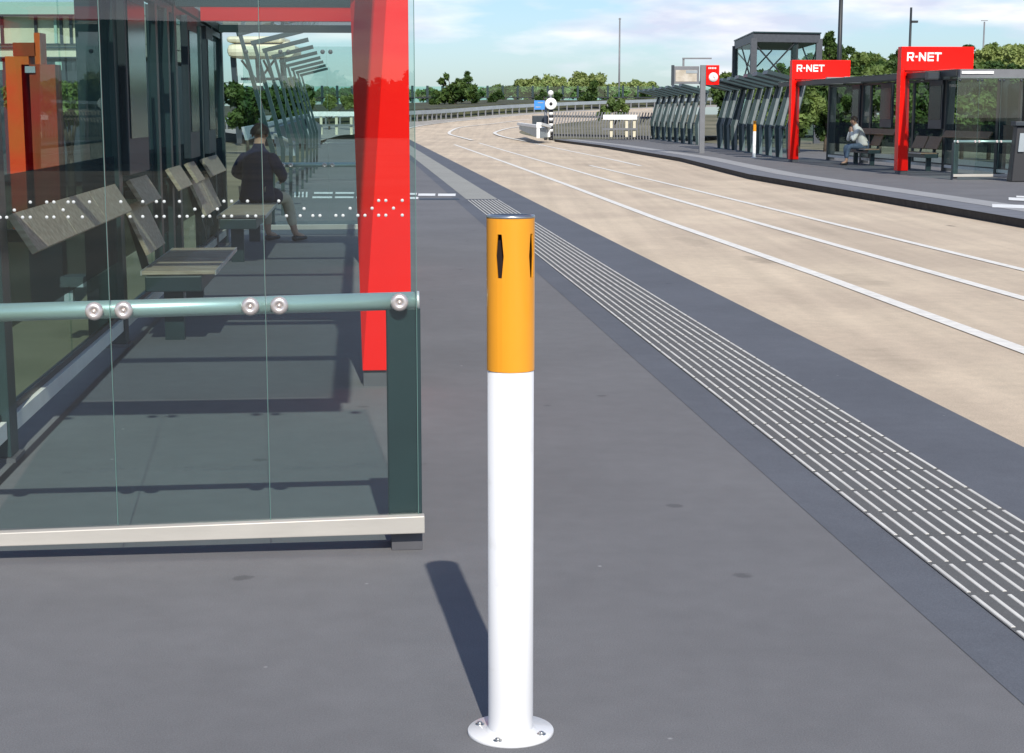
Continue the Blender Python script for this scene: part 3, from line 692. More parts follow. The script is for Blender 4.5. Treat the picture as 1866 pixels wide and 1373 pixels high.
A, B_, C_, D_ = P(946, 236, 97), P(982, 252, 85), P(1000, 250, 87), P(962, 234, 99)
zt = lambda p, y: Vector((p.x, p.y, P(0, y, p.y).z))
MB().hexa([A, B_, C_, D_], [zt(A, 228), zt(B_, 234), zt(C_, 233), zt(D_, 227)]).build('casing', 'palepanel', e)
for p, q_ in ((A, B_), (B_, C_)):
    MB().bar(zt(p, 228)+UP*.06+Vector((0, -.1, 0)), zt(q_, 233)+UP*.06+Vector((0, -.1, 0)), .25, .14).build('top_beam', 'white', e)
MB().bar(B_+Vector((-.04, -.12, 0)), zt(B_, 234)+Vector((-.04, -.12, 0)), .16, .16).build('corner_post', 'white', e)
MB().bar(C_+Vector((0, -.12, 0)), zt(C_, 233)+Vector((0, -.12, 0)), .14, .14).build('corner_post', 'white', e)
a = P(970, 229, 90); c = P(999, 211, 90)
tag(MB().box(a.x, c.x, 90, 90.8, a.z, c.z).build('junction_cabinet', 'slate', bevel=.03), 'dark cabinet behind the pale crash barrier end', 'cabinet')
e = empty('beacon_post', P(1004, 256, 89), 'black and white banded post topped by two white discs', 'traffic post')
for i in range(11):
    ya = 256-i*5.1; a = P(1004, ya, 89); c = P(1004, ya-5.1, 89)
    MB().tube(a, c, .11, n=16).build('band', 'black' if (i % 2 == 0 or i < 2) else 'white', e)
c = P(1004, 189.5, 88.8); q = MB(); q.lathe(c, [(0, .04), (.27, .04), (.31, .02), (.31, -.04), (0, -.04)], axis=(0, -1, 0), n=32); dk = q.build('disc', 'white', e)
q = MB(); q.lathe(c+Vector((0, -.05, 0)), [(0, .02), (.085, .02), (.085, 0)], axis=(0, -1, 0), n=20); sub(q.build('disc_centre', 'black', e), dk)
c = P(1003.5, 170, 88.9); q = MB(); q.lathe(c, [(0, .15), (.08, .13), (.14, .06), (.15, 0), (.14, -.06), (.08, -.13), (0, -.15)], n=20); q.build('lamp_globe', 'white', e)
MB().tube(P(1003.5, 179, 89), P(1003.5, 174, 89), .05, n=10).build('neck', 'white', e)
e = empty('blue_sign', P(994, 256, 90), 'small blue sign on a grey post beside the black and white post', 'road sign')
MB().tube(P(994, 256, 90), P(994, 184, 90), .08, n=12).build('pole', 'grey', e)
a = P(973.5, 200, 89.85); c = P(992.5, 183.5, 89.85); bd = MB().box(a.x, c.x, 89.82, 89.88, a.z, c.z).build('board', 'blue', e)
for yy, x0, x1 in ((187.5, 980, 990), (195.5, 976, 985)):
    a = P(x0, yy+1, 89.8); c = P(x1, yy-1, 89.8); sub(MB().box(a.x, c.x, 89.805, 89.815, a.z, c.z).build('sign_text', 'palepanel', e), bd)

# ------------------------------------------------------------------ information post
D = 60.8; base = G(1280.5, 279.5)
e = empty('information_post', base, 'tall grey information post with red clock board across the road', 'information post')
X = lambda px: (px-CX)/F*D*1.0*1.0/.9875*.9875
def bx(px0, px1, y0, y1, Y, dep, nm, m, par=None, bev=0):
    a = P(px0, y1, Y); c = P(px1, y0, Y); o = MB().box(a.x, c.x, Y, Y+dep, a.z, c.z).build(nm, m, e, bevel=bev)
    return sub(o, par) if par else o
bx(1274.5, 1286.5, 119, 279.5, base.y, .22, 'column', 'grey')
rb = bx(1286.6, 1311, 119, 155, base.y+.02, .18, 'red_board', 'red', bev=.01)
c = P(1300, 141, base.y); q = MB(); q.lathe(c, [(0, .03), (.15, .03), (.165, 0)], axis=(0, -1, 0), n=32); q.build('clock_face', 'white', e)
q = MB(); q.bar(c+Vector((0, -.035, 0)), c+Vector((0, -.035, .1)), .012, .012); q.bar(c+Vector((0, -.035, 0)), c+Vector((.06, -.035, -.03)), .012, .012); q.build('clock_hand', 'redpanel', e)
for i, x in enumerate((1291, 1294, 1297, 1300, 1303)): bx(x, x+2, 123, 126, base.y+.008, .01, 'board_text', 'white', rb)
db = bx(1227, 1274.4, 121, 153, base.y+.06, .2, 'display_board', 'grey', bev=.01)
bx(1231, 1270, 128, 149, base.y+.05, .008, 'display_screen', 'paper', db); bx(1250, 1271, 128.5, 134, base.y+.04, .008, 'display_bar', 'palepanel', db)
bx(1224, 1229, 119, 156, base.y+.04, .26, 'side_arm', 'slate')
bx(1244, 1247.5, 107, 121, base.y+.1, .1, 'arm_post', 'grey'); bx(1244, 1297, 105.5, 108, base.y+.08, .12, 'top_arm', 'grey')

# ------------------------------------------------------------------ lift tower
A = P(1374, 60, 78); B_ = P(1340.5, 60, 87); C_ = P(1493, 60, 79); D_ = B_+(C_-A)
for p in (A, B_, C_, D_): p.z = 0
e = empty('lift_tower', (A+C_)/2, 'square steel and glass lift tower with cross bracing rising behind the canopies', 'lift tower')
ctr = (A+B_+C_+D_)/4; out = lambda p, k: p+(p-ctr).normalized()*k
ZT = P(1374, 62, 78).z
for p in (A, B_, C_, D_):
    MB().bar(p, p+UP*(ZT-.2), .28, .28, Vector((1, 0, 0))).build('post', 'tower', e)
mid = A+(C_-A)*.64; MB().bar(mid+Vector((0, .15, 0)), mid+Vector((0, .15, 0))+UP*(ZT-.2), .26, .26, Vector((1, 0, 0))).build('post', 'dgrey', e)
MB().hexa([out(p, .12)+UP*(ZT-.38) for p in (A, C_, D_, B_)], [out(p, .12)+UP*(ZT+.04) for p in (A, C_, D_, B_)]).build('roof', 'tower', e, bevel=.02)
MB().hexa([out(p, .2)+UP*(ZT+.041) for p in (A, C_, D_, B_)], [out(p, .2)+UP*(ZT+.10) for p in (A, C_, D_, B_)]).build('roof_cap', 'green', e)
for p, q_ in ((A, C_), (A, B_), (B_, D_), (C_, D_)):
    for z in (.9, 2.4, 2.9): MB().bar(p+UP*z, q_+UP*z, .05, .07).build('cross_rail', 'dgrey', e) if z < 2.5 else None
    q2 = p+(q_-p)*.62
    for z0, z1 in ((2.6, ZT-.4),):
        MB().bar(p+UP*z0, q2+UP*z1, .06, .06).build('brace', 'dgrey', e); MB().bar(p+UP*z1, q2+UP*z0, .06, .06).build('brace', 'dgrey', e)
    dd = (q_-p).normalized(); nn = Vector((dd.y, -dd.x, 0))*.012
    a_, b2 = p+dd*.11, q_-dd*.11
    MB().hexa([a_-nn+UP*.1, b2-nn+UP*.1, b2+nn+UP*.1, a_+nn+UP*.1], [a_-nn+UP*(ZT-.28), b2-nn+UP*(ZT-.28), b2+nn+UP*(ZT-.28), a_+nn+UP*(ZT-.28)]).build('glass_pane', 'backglass', e)

# ------------------------------------------------------------------ lamp posts
def lamp_post(px, ytop, Y, r, label, head=None, m='dgrey'):
    t = P(px, ytop, Y); b0 = Vector((t.x, t.y, -.1)); e = empty('lamp_post', b0, label, 'lamp post', 'lamp posts and masts')
    MB().tube(b0, t, r*1.25, r*.8, n=12).build('pole', m, e)
    if head:
        x0, x1, yy = head; a, c = P(x0, yy, Y), P(x1, yy, Y)
        MB().hexa([a+Vector(v) for v in ((0, -.12, -.05), (0, .12, -.05), (0, .12, -.04), (0, -.12, -.04))], [a+Vector(v) for v in ((0, -.12, .02), (0, .12, .02), (0, .12, .03), (0, -.12, .03))]) if False else None
        MB().bar(a, c, .22, .09).build('lamp_head', m, e)
    return e
lamp_post(1534.5, -60, 62, .085, 'thick dark lamp post reaching out of the top of the picture behind the far shelter')
lamp_post(1660.5, 14, 72, .06, 'grey lamp post with small lamp head behind the larger R-NET board', (1661, 1672, 40))
lamp_post(1129.5, 33, 240, .13, 'thin distant mast standing alone in the sky near the middle', (1127, 1132, 35), 'grey')
lamp_post(1794, 40, 260, .14, 'faint distant mast with floodlights above the right hand trees', (1788, 1800, 38), 'grey')

# ------------------------------------------------------------------ crash barrier, embankment, noise barrier
RB = [(380, 236, 112), (500, 231, 116), (620, 226, 121), (743, 221, 128), (820, 216, 140), (901, 209, 149), (965, 205, 156), (1060, 200, 164), (1190, 195, 175), (1330, 190, 186)]
base = dens(RB, 4)
e = empty('crash_barrier', base[len(base)//2], 'long grey steel crash barrier round the outside of the road bend', 'crash barrier')
b = MB()
for p, q_ in zip(base, base[1:]): b.bar(p+UP*.62, q_+UP*.62, .10, .30)
b.build('rail', 'palepanel', e)
cnt = 0; acc = 0
for p, q_ in zip(base, base[1:]):
    L = (q_-p).length; t = acc
    while t < L and cnt < 95:
        c = p+(q_-p)*(t/L); MB().bar(c-UP*.1, c+UP*.48, .12, .12, Vector((1, 0, 0))).build('post', 'grey', e); cnt += 1; t += 1.5
    acc = t-L
TB = [(380, 194, 185), (500, 192, 187), (620, 190, 188), (743, 188, 190), (820, 185, 190), (901, 182, 190), (965, 182, 190), (1060, 183, 191), (1190, 185, 192), (1330, 186, 194)]
top = dens(TB, 4); b = MB(); k = len(base)
lip = [p+Vector((0, 3.5, .9)) for p in base]
wall = [Vector((p.x, p.y+6, max(p.z+1.0, P(0, 0, 1).z*0+H+(q.z-H)*(p.y+6)/q.y))) for p, q in zip(base, top)]
b.add([p+UP*-.05 for p in base]+lip+top, [(i, i+1, k+i+1, k+i) for i in range(k-1)]+[(k+i, k+i+1, 2*k+i+1, 2*k+i) for i in range(k-1)])
up_fix(struct('embankment', b, 'soil'))
# verge between the road bend and the crash barrier
ro = [P(*q) for q in [(560, 262, 84), (620, 246, 100), (690, 240, 114), (761, 232, 125), (820, 224, 137), (901, 216, 146), (968, 210, 153), (1060, 204, 160), (1190, 198, 170), (1330, 194, 180)]]
br_ = [P(*q) for q in RB]
b = MB(); b.add([p-UP*.03 for p in ro]+[p-UP*.04 for p in br_], [(i, i+1, len(ro)+i+1, len(ro)+i) for i in range(len(ro)-1)])
up_fix(struct('verge', b, 'concrete'))
# traffic island inside the bend
isl = [p-UP*.02 for p in rows[3]]; b = MB(); far_i = [p+Vector((9+i*.4, 8, .2)) for i, p in enumerate(isl)]
b.add(isl+far_i, [(i, i+1, len(isl)+i+1, len(isl)+i) for i in range(len(isl)-1)]); up_fix(struct('island', b, 'grass'))

YB = 190
e = empty('noise_barrier', P(900, 184, YB), 'long pale green glass noise barrier with dark posts on the embankment', 'noise barrier')
xs = [751.5+27.4*k for k in range(-13, 21)]
for x in xs:
    MB().box(*(lambda a, c: (a.x, c.x, YB-.1, YB+.15, a.z, c.z))(P(x-2, 190, YB), P(x+2, 156.5, YB))).build('post', 'green', e)
for x0, x1 in zip(xs, xs[1:]):
    a, c = P(x0+2.1, 187, YB), P(x1-2.1, 158, YB); MB().box(a.x, c.x, YB, YB+.04, a.z, c.z).build('glass_pane', 'barrier', e)
MB().bar(P(xs[0], 178, YB-.2), P(xs[-1], 178, YB-.2), .08, .12).build('rail', 'dgrey', e)

# ------------------------------------------------------------------ vegetation
def crown(blobs, n, size, rnd, squash=.8, shell=.55):
    tot = sum(r*r for _, r in blobs); vs = []; fs = []
    for c, r in blobs:
        k = int(n*r*r/tot)
        # secondary clumps give an uneven outline and gaps
        cl = []
        for _ in range(max(9, int(k/110))):
            d = Vector((rnd.gauss(0, 1), rnd.gauss(0, 1), rnd.gauss(0, 1))).normalized()
            cl.append((c+Vector((d.x*r, d.y*r, d.z*r*squash))*rnd.uniform(.2, .95), r*rnd.uniform(.22, .45)))
        for _ in range(k):
            cc, rr = rnd.choice(cl); d = Vector((rnd.gauss(0, 1), rnd.gauss(0, 1), rnd.gauss(0, 1))).normalized()
            p = cc+d*rr*(rnd.random()**.4); s = size*rnd.uniform(.5, 1.25)
            nrm = (d+Vector((rnd.gauss(0, .6), rnd.gauss(0, .6), rnd.gauss(0, .6)+.3))).normalized()
            u = nrm.orthogonal().normalized(); u = (Matrix.Rotation(rnd.uniform(0, 6.28), 3, nrm) @ u); v = nrm.cross(u)
            o = len(vs); vs += [p-u*s, p-v*s*.45, p+u*s, p+v*s*.45]; fs.append((o, o+1, o+2, o+3))
    return vs, fs
def tree(kind, px, Y, blobs, n, size, m, label, group, zb=-.3, seed=1, cat='tree', trunk=.16):
    """blobs: (px, py, radius in px) measured at distance Y, with a little depth scatter"""
    rnd = random.Random(seed); e = empty(kind, Vector((P(px, 200, Y).x, Y, zb)), label, cat, group)
    bl = []
    for x, y, r in blobs:
        rr = r/F*Y; c = P(x, y, Y+rnd.uniform(-1, 1)*rr*.6); bl.append((c, rr))
    vs, fs = crown(bl, n, size, rnd); b = MB(); b.add(vs, fs); b.build('foliage' if cat != 'tree' else 'crown', m, e, fix=False)
    b = MB(); root = Vector((P(px, 200, Y).x, Y, zb)); top = sum((c for c, _ in bl), Vector())/len(bl)
    fork = root.lerp(top, .55); b.tube(root, fork, trunk, trunk*.7, n=8)
    for c, r in bl: b.tube(fork, c, trunk*.6, trunk*.15, n=6)
    b.build('trunk' if cat == 'tree' else 'stem', 'bark', e)
    return e
GT = 'trees and shrubs behind the bend'; GR = 'trees behind the far platform'
tree('shrub', 830, 165, [(800, 178, 17), (822, 168, 24), (848, 166, 24), (866, 180, 14), (806, 150, 9), (815, 140, 6), (851, 144, 9), (853, 134, 5), (838, 155, 12), (790, 186, 9)], 7000, .28, 'leafd',
     'large dark shrub with spiky top behind the crash barrier near the middle', GT, zb=1.5, seed=3, cat='shrub')
tree('shrub', 902, 168, [(900, 178, 8), (912, 172, 8), (893, 183, 6)], 1600, .25, 'leafd', 'small dark shrub right of the large spiky shrub', GT, zb=2, seed=4, cat='shrub')
tree('shrub', 988, 168, [(988, 172, 7), (1016, 176, 7), (984, 180, 7)], 1600, .25, 'leafd', 'small dark shrub behind the blue sign', GT, zb=2, seed=5, cat='shrub')
tree('shrub', 1076, 168, [(1080, 172, 15), (1068, 180, 12), (1082, 156, 9)], 3000, .28, 'leafd', 'dark round shrub in front of the tallest pale tree clump', GT, zb=2, seed=6, cat='shrub')
GF = 'pale distant trees behind the noise barrier'
far = [(905, [(896, 168, 11), (912, 166, 12), (930, 164, 12), (945, 163, 12)], 'leafm', 'low hazy tree line left of the green tree clumps'),
       (965, [(952, 160, 15), (970, 157, 18), (985, 163, 15)], 'leafo', 'low olive tree between the hazy tree line and the rounder clump'),
       (1005, [(1002, 156, 22), (1024, 160, 21), (985, 164, 16)], 'leafl', 'round light green tree left of the tallest clump'),
       (1065, [(1064, 149, 24), (1084, 151, 23), (1046, 160, 20), (1097, 162, 15)], 'leafo', 'tallest rounded olive tree clump above the noise barrier'),
       (1120, [(1112, 167, 16), (1135, 167, 16)], 'leafl', 'low pale tree right of the tallest clump by the thin mast'),
       (1160, [(1162, 160, 18), (1182, 165, 17), (1147, 164, 14)], 'leafl', 'light green tree directly left of the ribbed canopy roof')]
for i, (x, bl, m, lab) in enumerate(far): tree('tree', x, 300, bl, 11000, .36, m, lab, GF, zb=1, seed=20+i, trunk=.25)
rnd = random.Random(11)
vs, fs = crown([(P(x, 172+rnd.uniform(-4, 3), 318+rnd.uniform(-4, 4)), 13/F*318) for x in range(560, 1330, 13)], 26000, .5, rnd)
q = MB(); q.add(vs, fs); q.build('distant_woodland', 'leafm', fix=False); tag(bpy.data.objects['distant_woodland'], 'low distant woodland behind the noise barrier', 'woodland', kind='stuff')
vs, fs = crown([(P(x, 190+rnd.uniform(-6, 4), 255+rnd.uniform(-6, 6)), 25/F*255) for x in list(range(-1500, 420, 30))+list(range(1400, 3400, 30))], 30000, .75, rnd)
q = MB(); q.add(vs, fs); q.build('side_woodland', 'leafd', fix=False); tag(bpy.data.objects['side_woodland'], 'dark distant woodland on both sides of the stops', 'woodland', kind='stuff')
right = [(1325, 95, [(1322, 145, 15), (1312, 152, 12), (1336, 150, 12)], 'leafm', 'low tree showing between the clock board and the lift tower', 3000),
         (1420, 100, [(1395, 142, 18), (1425, 135, 20), (1455, 128, 20), (1475, 110, 14)], 'leafm', 'green tree seen through the lift tower glazing', 6000),
         (1515, 98, [(1512, 90, 17), (1511, 66, 8), (1509, 76, 10), (1530, 100, 19), (1500, 108, 16), (1549, 92, 6)], 'leafd', 'dark tree with tall tip beside the thick lamp post', 6500),
         (1575, 102, [(1570, 118, 23), (1592, 112, 20), (1556, 126, 18)], 'leafm', 'green rounded tree right of the smaller R-NET board', 6000),
         (1625, 100, [(1618, 122, 22), (1640, 104, 15), (1632, 130, 20)], 'leafd', 'dark tree just left of the larger R-NET board', 5500),
         (1765, 104, [(1758, 96, 12), (1768, 88, 6), (1745, 104, 12)], 'leafd', 'dark spiky treetop peeping over the larger R-NET board', 3000),
         (1800, 92, [(1790, 108, 20), (1808, 98, 18), (1815, 116, 22), (1785, 124, 18)], 'leafl', 'light green willow like tree right of the larger R-NET board', 8000),
         (1850, 90, [(1848, 98, 20), (1870, 94, 24), (1840, 118, 18), (1870, 125, 22)], 'leafl', 'light green tree cut off by the right edge of the picture', 8000)]
for i, (x, Y, bl, m, lab, n) in enumerate(right): tree('tree', x, Y, bl, n, .19, m, lab, GR, seed=40+i)
# deep shrubbery behind the far shelters
hed = [1455, 1505, 1555, 1605, 1655, 1705, 1755, 1805, 1855, 1905]
ll = ['behind the lift tower foot', 'below the dark tall tipped tree', 'above the seated person', 'just left of the larger red column', 'just right of the larger red column', 'over the far bench backrest',
      'above the white windbreak rail', 'behind the timetable case at far right', 'at the extreme right edge', 'beyond the dark ticket machine']
for i, x in enumerate(hed):
    rr = random.Random(i)
    tree('bush', x, 60+i % 3*2, [(x+rr.uniform(-8, 8), y+rr.uniform(-6, 6), 33) for y in (140, 170, 200, 226)]+[(x+25, 186, 30)], 7500, .15, 'leafd' if i % 3 else 'leafm', 'dark green bush seen through the far shelter glass '+ll[i], 'bushes behind the far shelters', seed=70+i, cat='bush', trunk=.08)
for i, (x, y0_) in enumerate(((1325, 160), (1375, 155), (1418, 150))):
    tree('bush', x, 78-i*3, [(x-12, y0_+8, 22), (x+12, y0_+12, 22), (x, y0_+32, 24), (x+6, y0_+52, 22)], 4500, .17, 'leafm' if i % 2 else 'leafd', 'dark bush behind the ribbed canopies '+['left of the lift tower', 'behind the lift tower', 'between tower and smaller portal'][i], 'bushes behind the canopies', seed=130+i, cat='bush', trunk=.08)
tree('bush', 1122, 101, [(1105, 202, 13), (1122, 194, 16), (1142, 198, 13), (1096, 210, 10), (1125, 212, 14)], 4500, .15, 'leafm', 'bright green bush above the white beam barrier across the road', 'bushes near the bend', seed=90, cat='bush', zb=-.3, trunk=.06)
# greenery on the left, outside the shelter
for i, (x, y, Y, m, lab) in enumerate([(60, 185, 26, 'leafm', 'at the left edge behind the orange reflection stand-in'), (125, 175, 27, 'leafm', 'filling the near rear pane on the left'), (290, 190, 60, 'leafd', 'beyond the second rear pane on the left'),
                                       (450, 175, 75, 'leafd', 'behind the leaning ribs on the left'), (520, 172, 80, 'leafd', 'between the leaning ribs and the parapet on the left'), (600, 182, 110, 'leafo', 'low above the white barrier left of the red column')]):
    tree('bush', x, Y, [(x-20, y, 32), (x+18, y+6, 34), (x, y+30, 34)] if Y < 100 else [(x-40, y+6, 12), (x, y+4, 13), (x+35, y+4, 13)], 4500, .012*Y**.6+.02, m, 'leafy bush '+lab, 'bushes behind the left shelter', seed=100+i, cat='bush', trunk=.08)

# ------------------------------------------------------------------ building and red reflection stand-in behind the left shelter
e = empty('cream_building', P(90, 200, 42)-UP*P(90, 200, 42).z, 'cream building with green framed windows behind the shelter at top left', 'building')
Y = 42; a = P(-160, 330, Y); c = P(300, -10, Y)
x0, x1 = P(-160, 0, Y).x, P(262, 0, Y).x
zz = lambda y: P(0, y, Y).z
MB().box(x0, x1, Y, Y+9, -.3, zz(112)).build('lower_wall', 'slate', e)
MB().box(x0, x1, Y-.05, Y+9, zz(104), zz(82)).build('cladding_band', 'cream', e)
MB().box(x0, x1, Y-.02, Y+9, zz(80), zz(30)).build('upper_wall', 'cream', e)
MB().box(x0, x1, Y-.4, Y+9, zz(28), zz(6)).build('roof_fascia', 'mint', e)
for y in (81, 87.5, 105.5): MB().box(x0, x1, Y-.12, Y+.02, zz(y+1), zz(y-1)).build('band_joint', 'slate', e)
for x in (-120, -60, 0, 62, 98, 108, 126, 160, 190, 230):
    wx = P(x, 0, Y).x; MB().box(wx, wx+.07, Y-.1, Y-.021, zz(79.5), zz(30)).build('mullion', 'slate' if x != 98 else 'mint', e)
for i in range(20):
    wx = P(-120+i*18, 0, Y).x; MB().box(wx, wx+.16, Y-.03, Y+.02, zz(128), zz(113)).build('window', 'mint' if i % 3 == 0 else 'window', e)
e = empty('cream_canopy', P(480, 90, 95)-UP*P(480, 90, 95).z, 'cream canopy with rounded end above the leaning ribs on the left', 'canopy building')
Y = 95; zz = lambda y: P(0, y, Y).z
for ya, yb, xr in ((66, 78, 512), (80, 105, 532)):
    MB().box(P(410, 0, Y).x, P(xr, 0, Y).x, Y, Y+4, zz(yb), zz(ya)).build('fascia', 'cream', e, bevel=.3)
MB().tube(P(524, 90, Y-.3), P(524, 90, Y+3), .43, n=24).build('round_end', 'cream', e)
for x in (425, 470, 515): MB().bar(P(x, 104, Y+1), Vector((P(x, 0, Y).x, Y+1, -.3)), .3, .3, Vector((1, 0, 0))).build('column', 'slate', e)
MB().box(P(430, 0, Y).x, P(515, 0, Y).x, Y+1, Y+1.3, zz(146), zz(141)).build('cross_beam', 'slate', e)
MB().box(P(434, 0, Y).x, P(478, 0, Y).x, Y-.5, Y-.3, zz(157), zz(152)).build('name_panel', 'white', e)
for x0_, x1_ in ((440, 500), (500, 440), (480, 520)): MB().bar(P(x0_, 110, Y+1), P(x1_, 190, Y+1), .12, .12).build('brace', 'dgrey', e)
e = empty('red_reflection_standin', G(60, 505)-UP*0, 'tall orange red reflection stand-in behind the near rear pane at the left edge', 'reflection stand-in')  # panels added in place of a red reflection in the rear glass
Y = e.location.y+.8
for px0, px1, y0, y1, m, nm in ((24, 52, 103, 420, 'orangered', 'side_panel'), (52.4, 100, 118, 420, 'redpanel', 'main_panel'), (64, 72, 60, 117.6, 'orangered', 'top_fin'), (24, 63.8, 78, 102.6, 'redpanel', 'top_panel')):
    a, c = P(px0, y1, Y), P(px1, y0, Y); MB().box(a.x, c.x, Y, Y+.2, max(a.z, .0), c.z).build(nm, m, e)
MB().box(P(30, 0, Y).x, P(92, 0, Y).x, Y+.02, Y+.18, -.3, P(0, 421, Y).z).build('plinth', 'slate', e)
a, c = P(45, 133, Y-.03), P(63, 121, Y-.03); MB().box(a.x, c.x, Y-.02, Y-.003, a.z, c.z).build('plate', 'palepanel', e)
# second block of steelwork behind window of first bay: pale signal box
e = empty('pale_cabinet', P(128, 610, 13)-UP*0, 'pale grey cabinet on a stem behind the near rear pane', 'cabinet')
MB().box(*(lambda a, c: (a.x, c.x, 13, 13.25, a.z, c.z))(P(110, 524, 13), P(151, 505, 13))).build('box', 'palepanel', e)
MB().bar(P(127, 524, 13.1), P(127, 560, 13.1)*1.0, .07, .07, Vector((1, 0, 0))).build('stem', 'palepanel', e)

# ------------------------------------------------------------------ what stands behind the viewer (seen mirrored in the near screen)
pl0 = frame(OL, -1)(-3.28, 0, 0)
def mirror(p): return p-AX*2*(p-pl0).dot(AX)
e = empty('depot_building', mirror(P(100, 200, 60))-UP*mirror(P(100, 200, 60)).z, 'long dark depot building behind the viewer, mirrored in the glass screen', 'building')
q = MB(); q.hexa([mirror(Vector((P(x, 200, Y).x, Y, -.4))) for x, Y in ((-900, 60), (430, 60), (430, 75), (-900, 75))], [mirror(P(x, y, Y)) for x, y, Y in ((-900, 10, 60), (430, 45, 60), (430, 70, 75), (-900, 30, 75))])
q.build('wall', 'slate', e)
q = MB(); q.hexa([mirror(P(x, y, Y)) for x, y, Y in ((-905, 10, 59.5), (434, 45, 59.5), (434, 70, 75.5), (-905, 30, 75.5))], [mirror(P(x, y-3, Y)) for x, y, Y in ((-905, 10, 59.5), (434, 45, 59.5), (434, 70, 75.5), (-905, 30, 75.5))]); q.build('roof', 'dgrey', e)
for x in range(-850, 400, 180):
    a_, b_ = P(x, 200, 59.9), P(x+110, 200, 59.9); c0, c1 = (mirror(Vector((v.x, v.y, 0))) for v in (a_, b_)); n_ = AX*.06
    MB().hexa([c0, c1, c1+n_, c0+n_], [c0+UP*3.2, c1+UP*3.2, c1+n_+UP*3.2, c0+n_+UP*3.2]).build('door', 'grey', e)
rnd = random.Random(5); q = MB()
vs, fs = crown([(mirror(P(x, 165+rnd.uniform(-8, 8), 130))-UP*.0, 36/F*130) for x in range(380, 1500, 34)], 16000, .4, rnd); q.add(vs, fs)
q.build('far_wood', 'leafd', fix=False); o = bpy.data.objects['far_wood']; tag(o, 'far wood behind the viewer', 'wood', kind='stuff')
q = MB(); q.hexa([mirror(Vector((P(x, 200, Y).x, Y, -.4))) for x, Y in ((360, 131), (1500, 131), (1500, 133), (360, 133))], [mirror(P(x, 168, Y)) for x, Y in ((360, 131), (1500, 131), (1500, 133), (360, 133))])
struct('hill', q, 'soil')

# ------------------------------------------------------------------ people
def skinned(name, verts, edges, radii, m, parent, sub_=2, root=0):
    me = bpy.data.meshes.new(name); me.from_pydata([Vector(v) for v in verts], edges, []); me.update()
    o = bpy.data.objects.new(name, me); col.objects.link(o)
    o.modifiers.new('skin', 'SKIN'); sv = me.skin_vertices[0].data
    for i, r in enumerate(radii):
        sv[i].radius = (r if isinstance(r, tuple) else (r, r)); sv[i].use_root = (i == root)
    s = o.modifiers.new('sub', 'SUBSURF'); s.levels = sub_; s.render_levels = sub_
    dg = bpy.context.evaluated_depsgraph_get(); dg.update()
    nm = bpy.data.meshes.new_from_object(o.evaluated_get(dg)); bpy.data.objects.remove(o)
    nm.materials.clear(); nm.materials.append(M[m] if isinstance(m, str) else m)
    for p in nm.polygons: p.use_smooth = True
    nm.name = name; oo = bpy.data.objects.new(name, nm); col.objects.link(oo); oo.parent = parent
    return oo
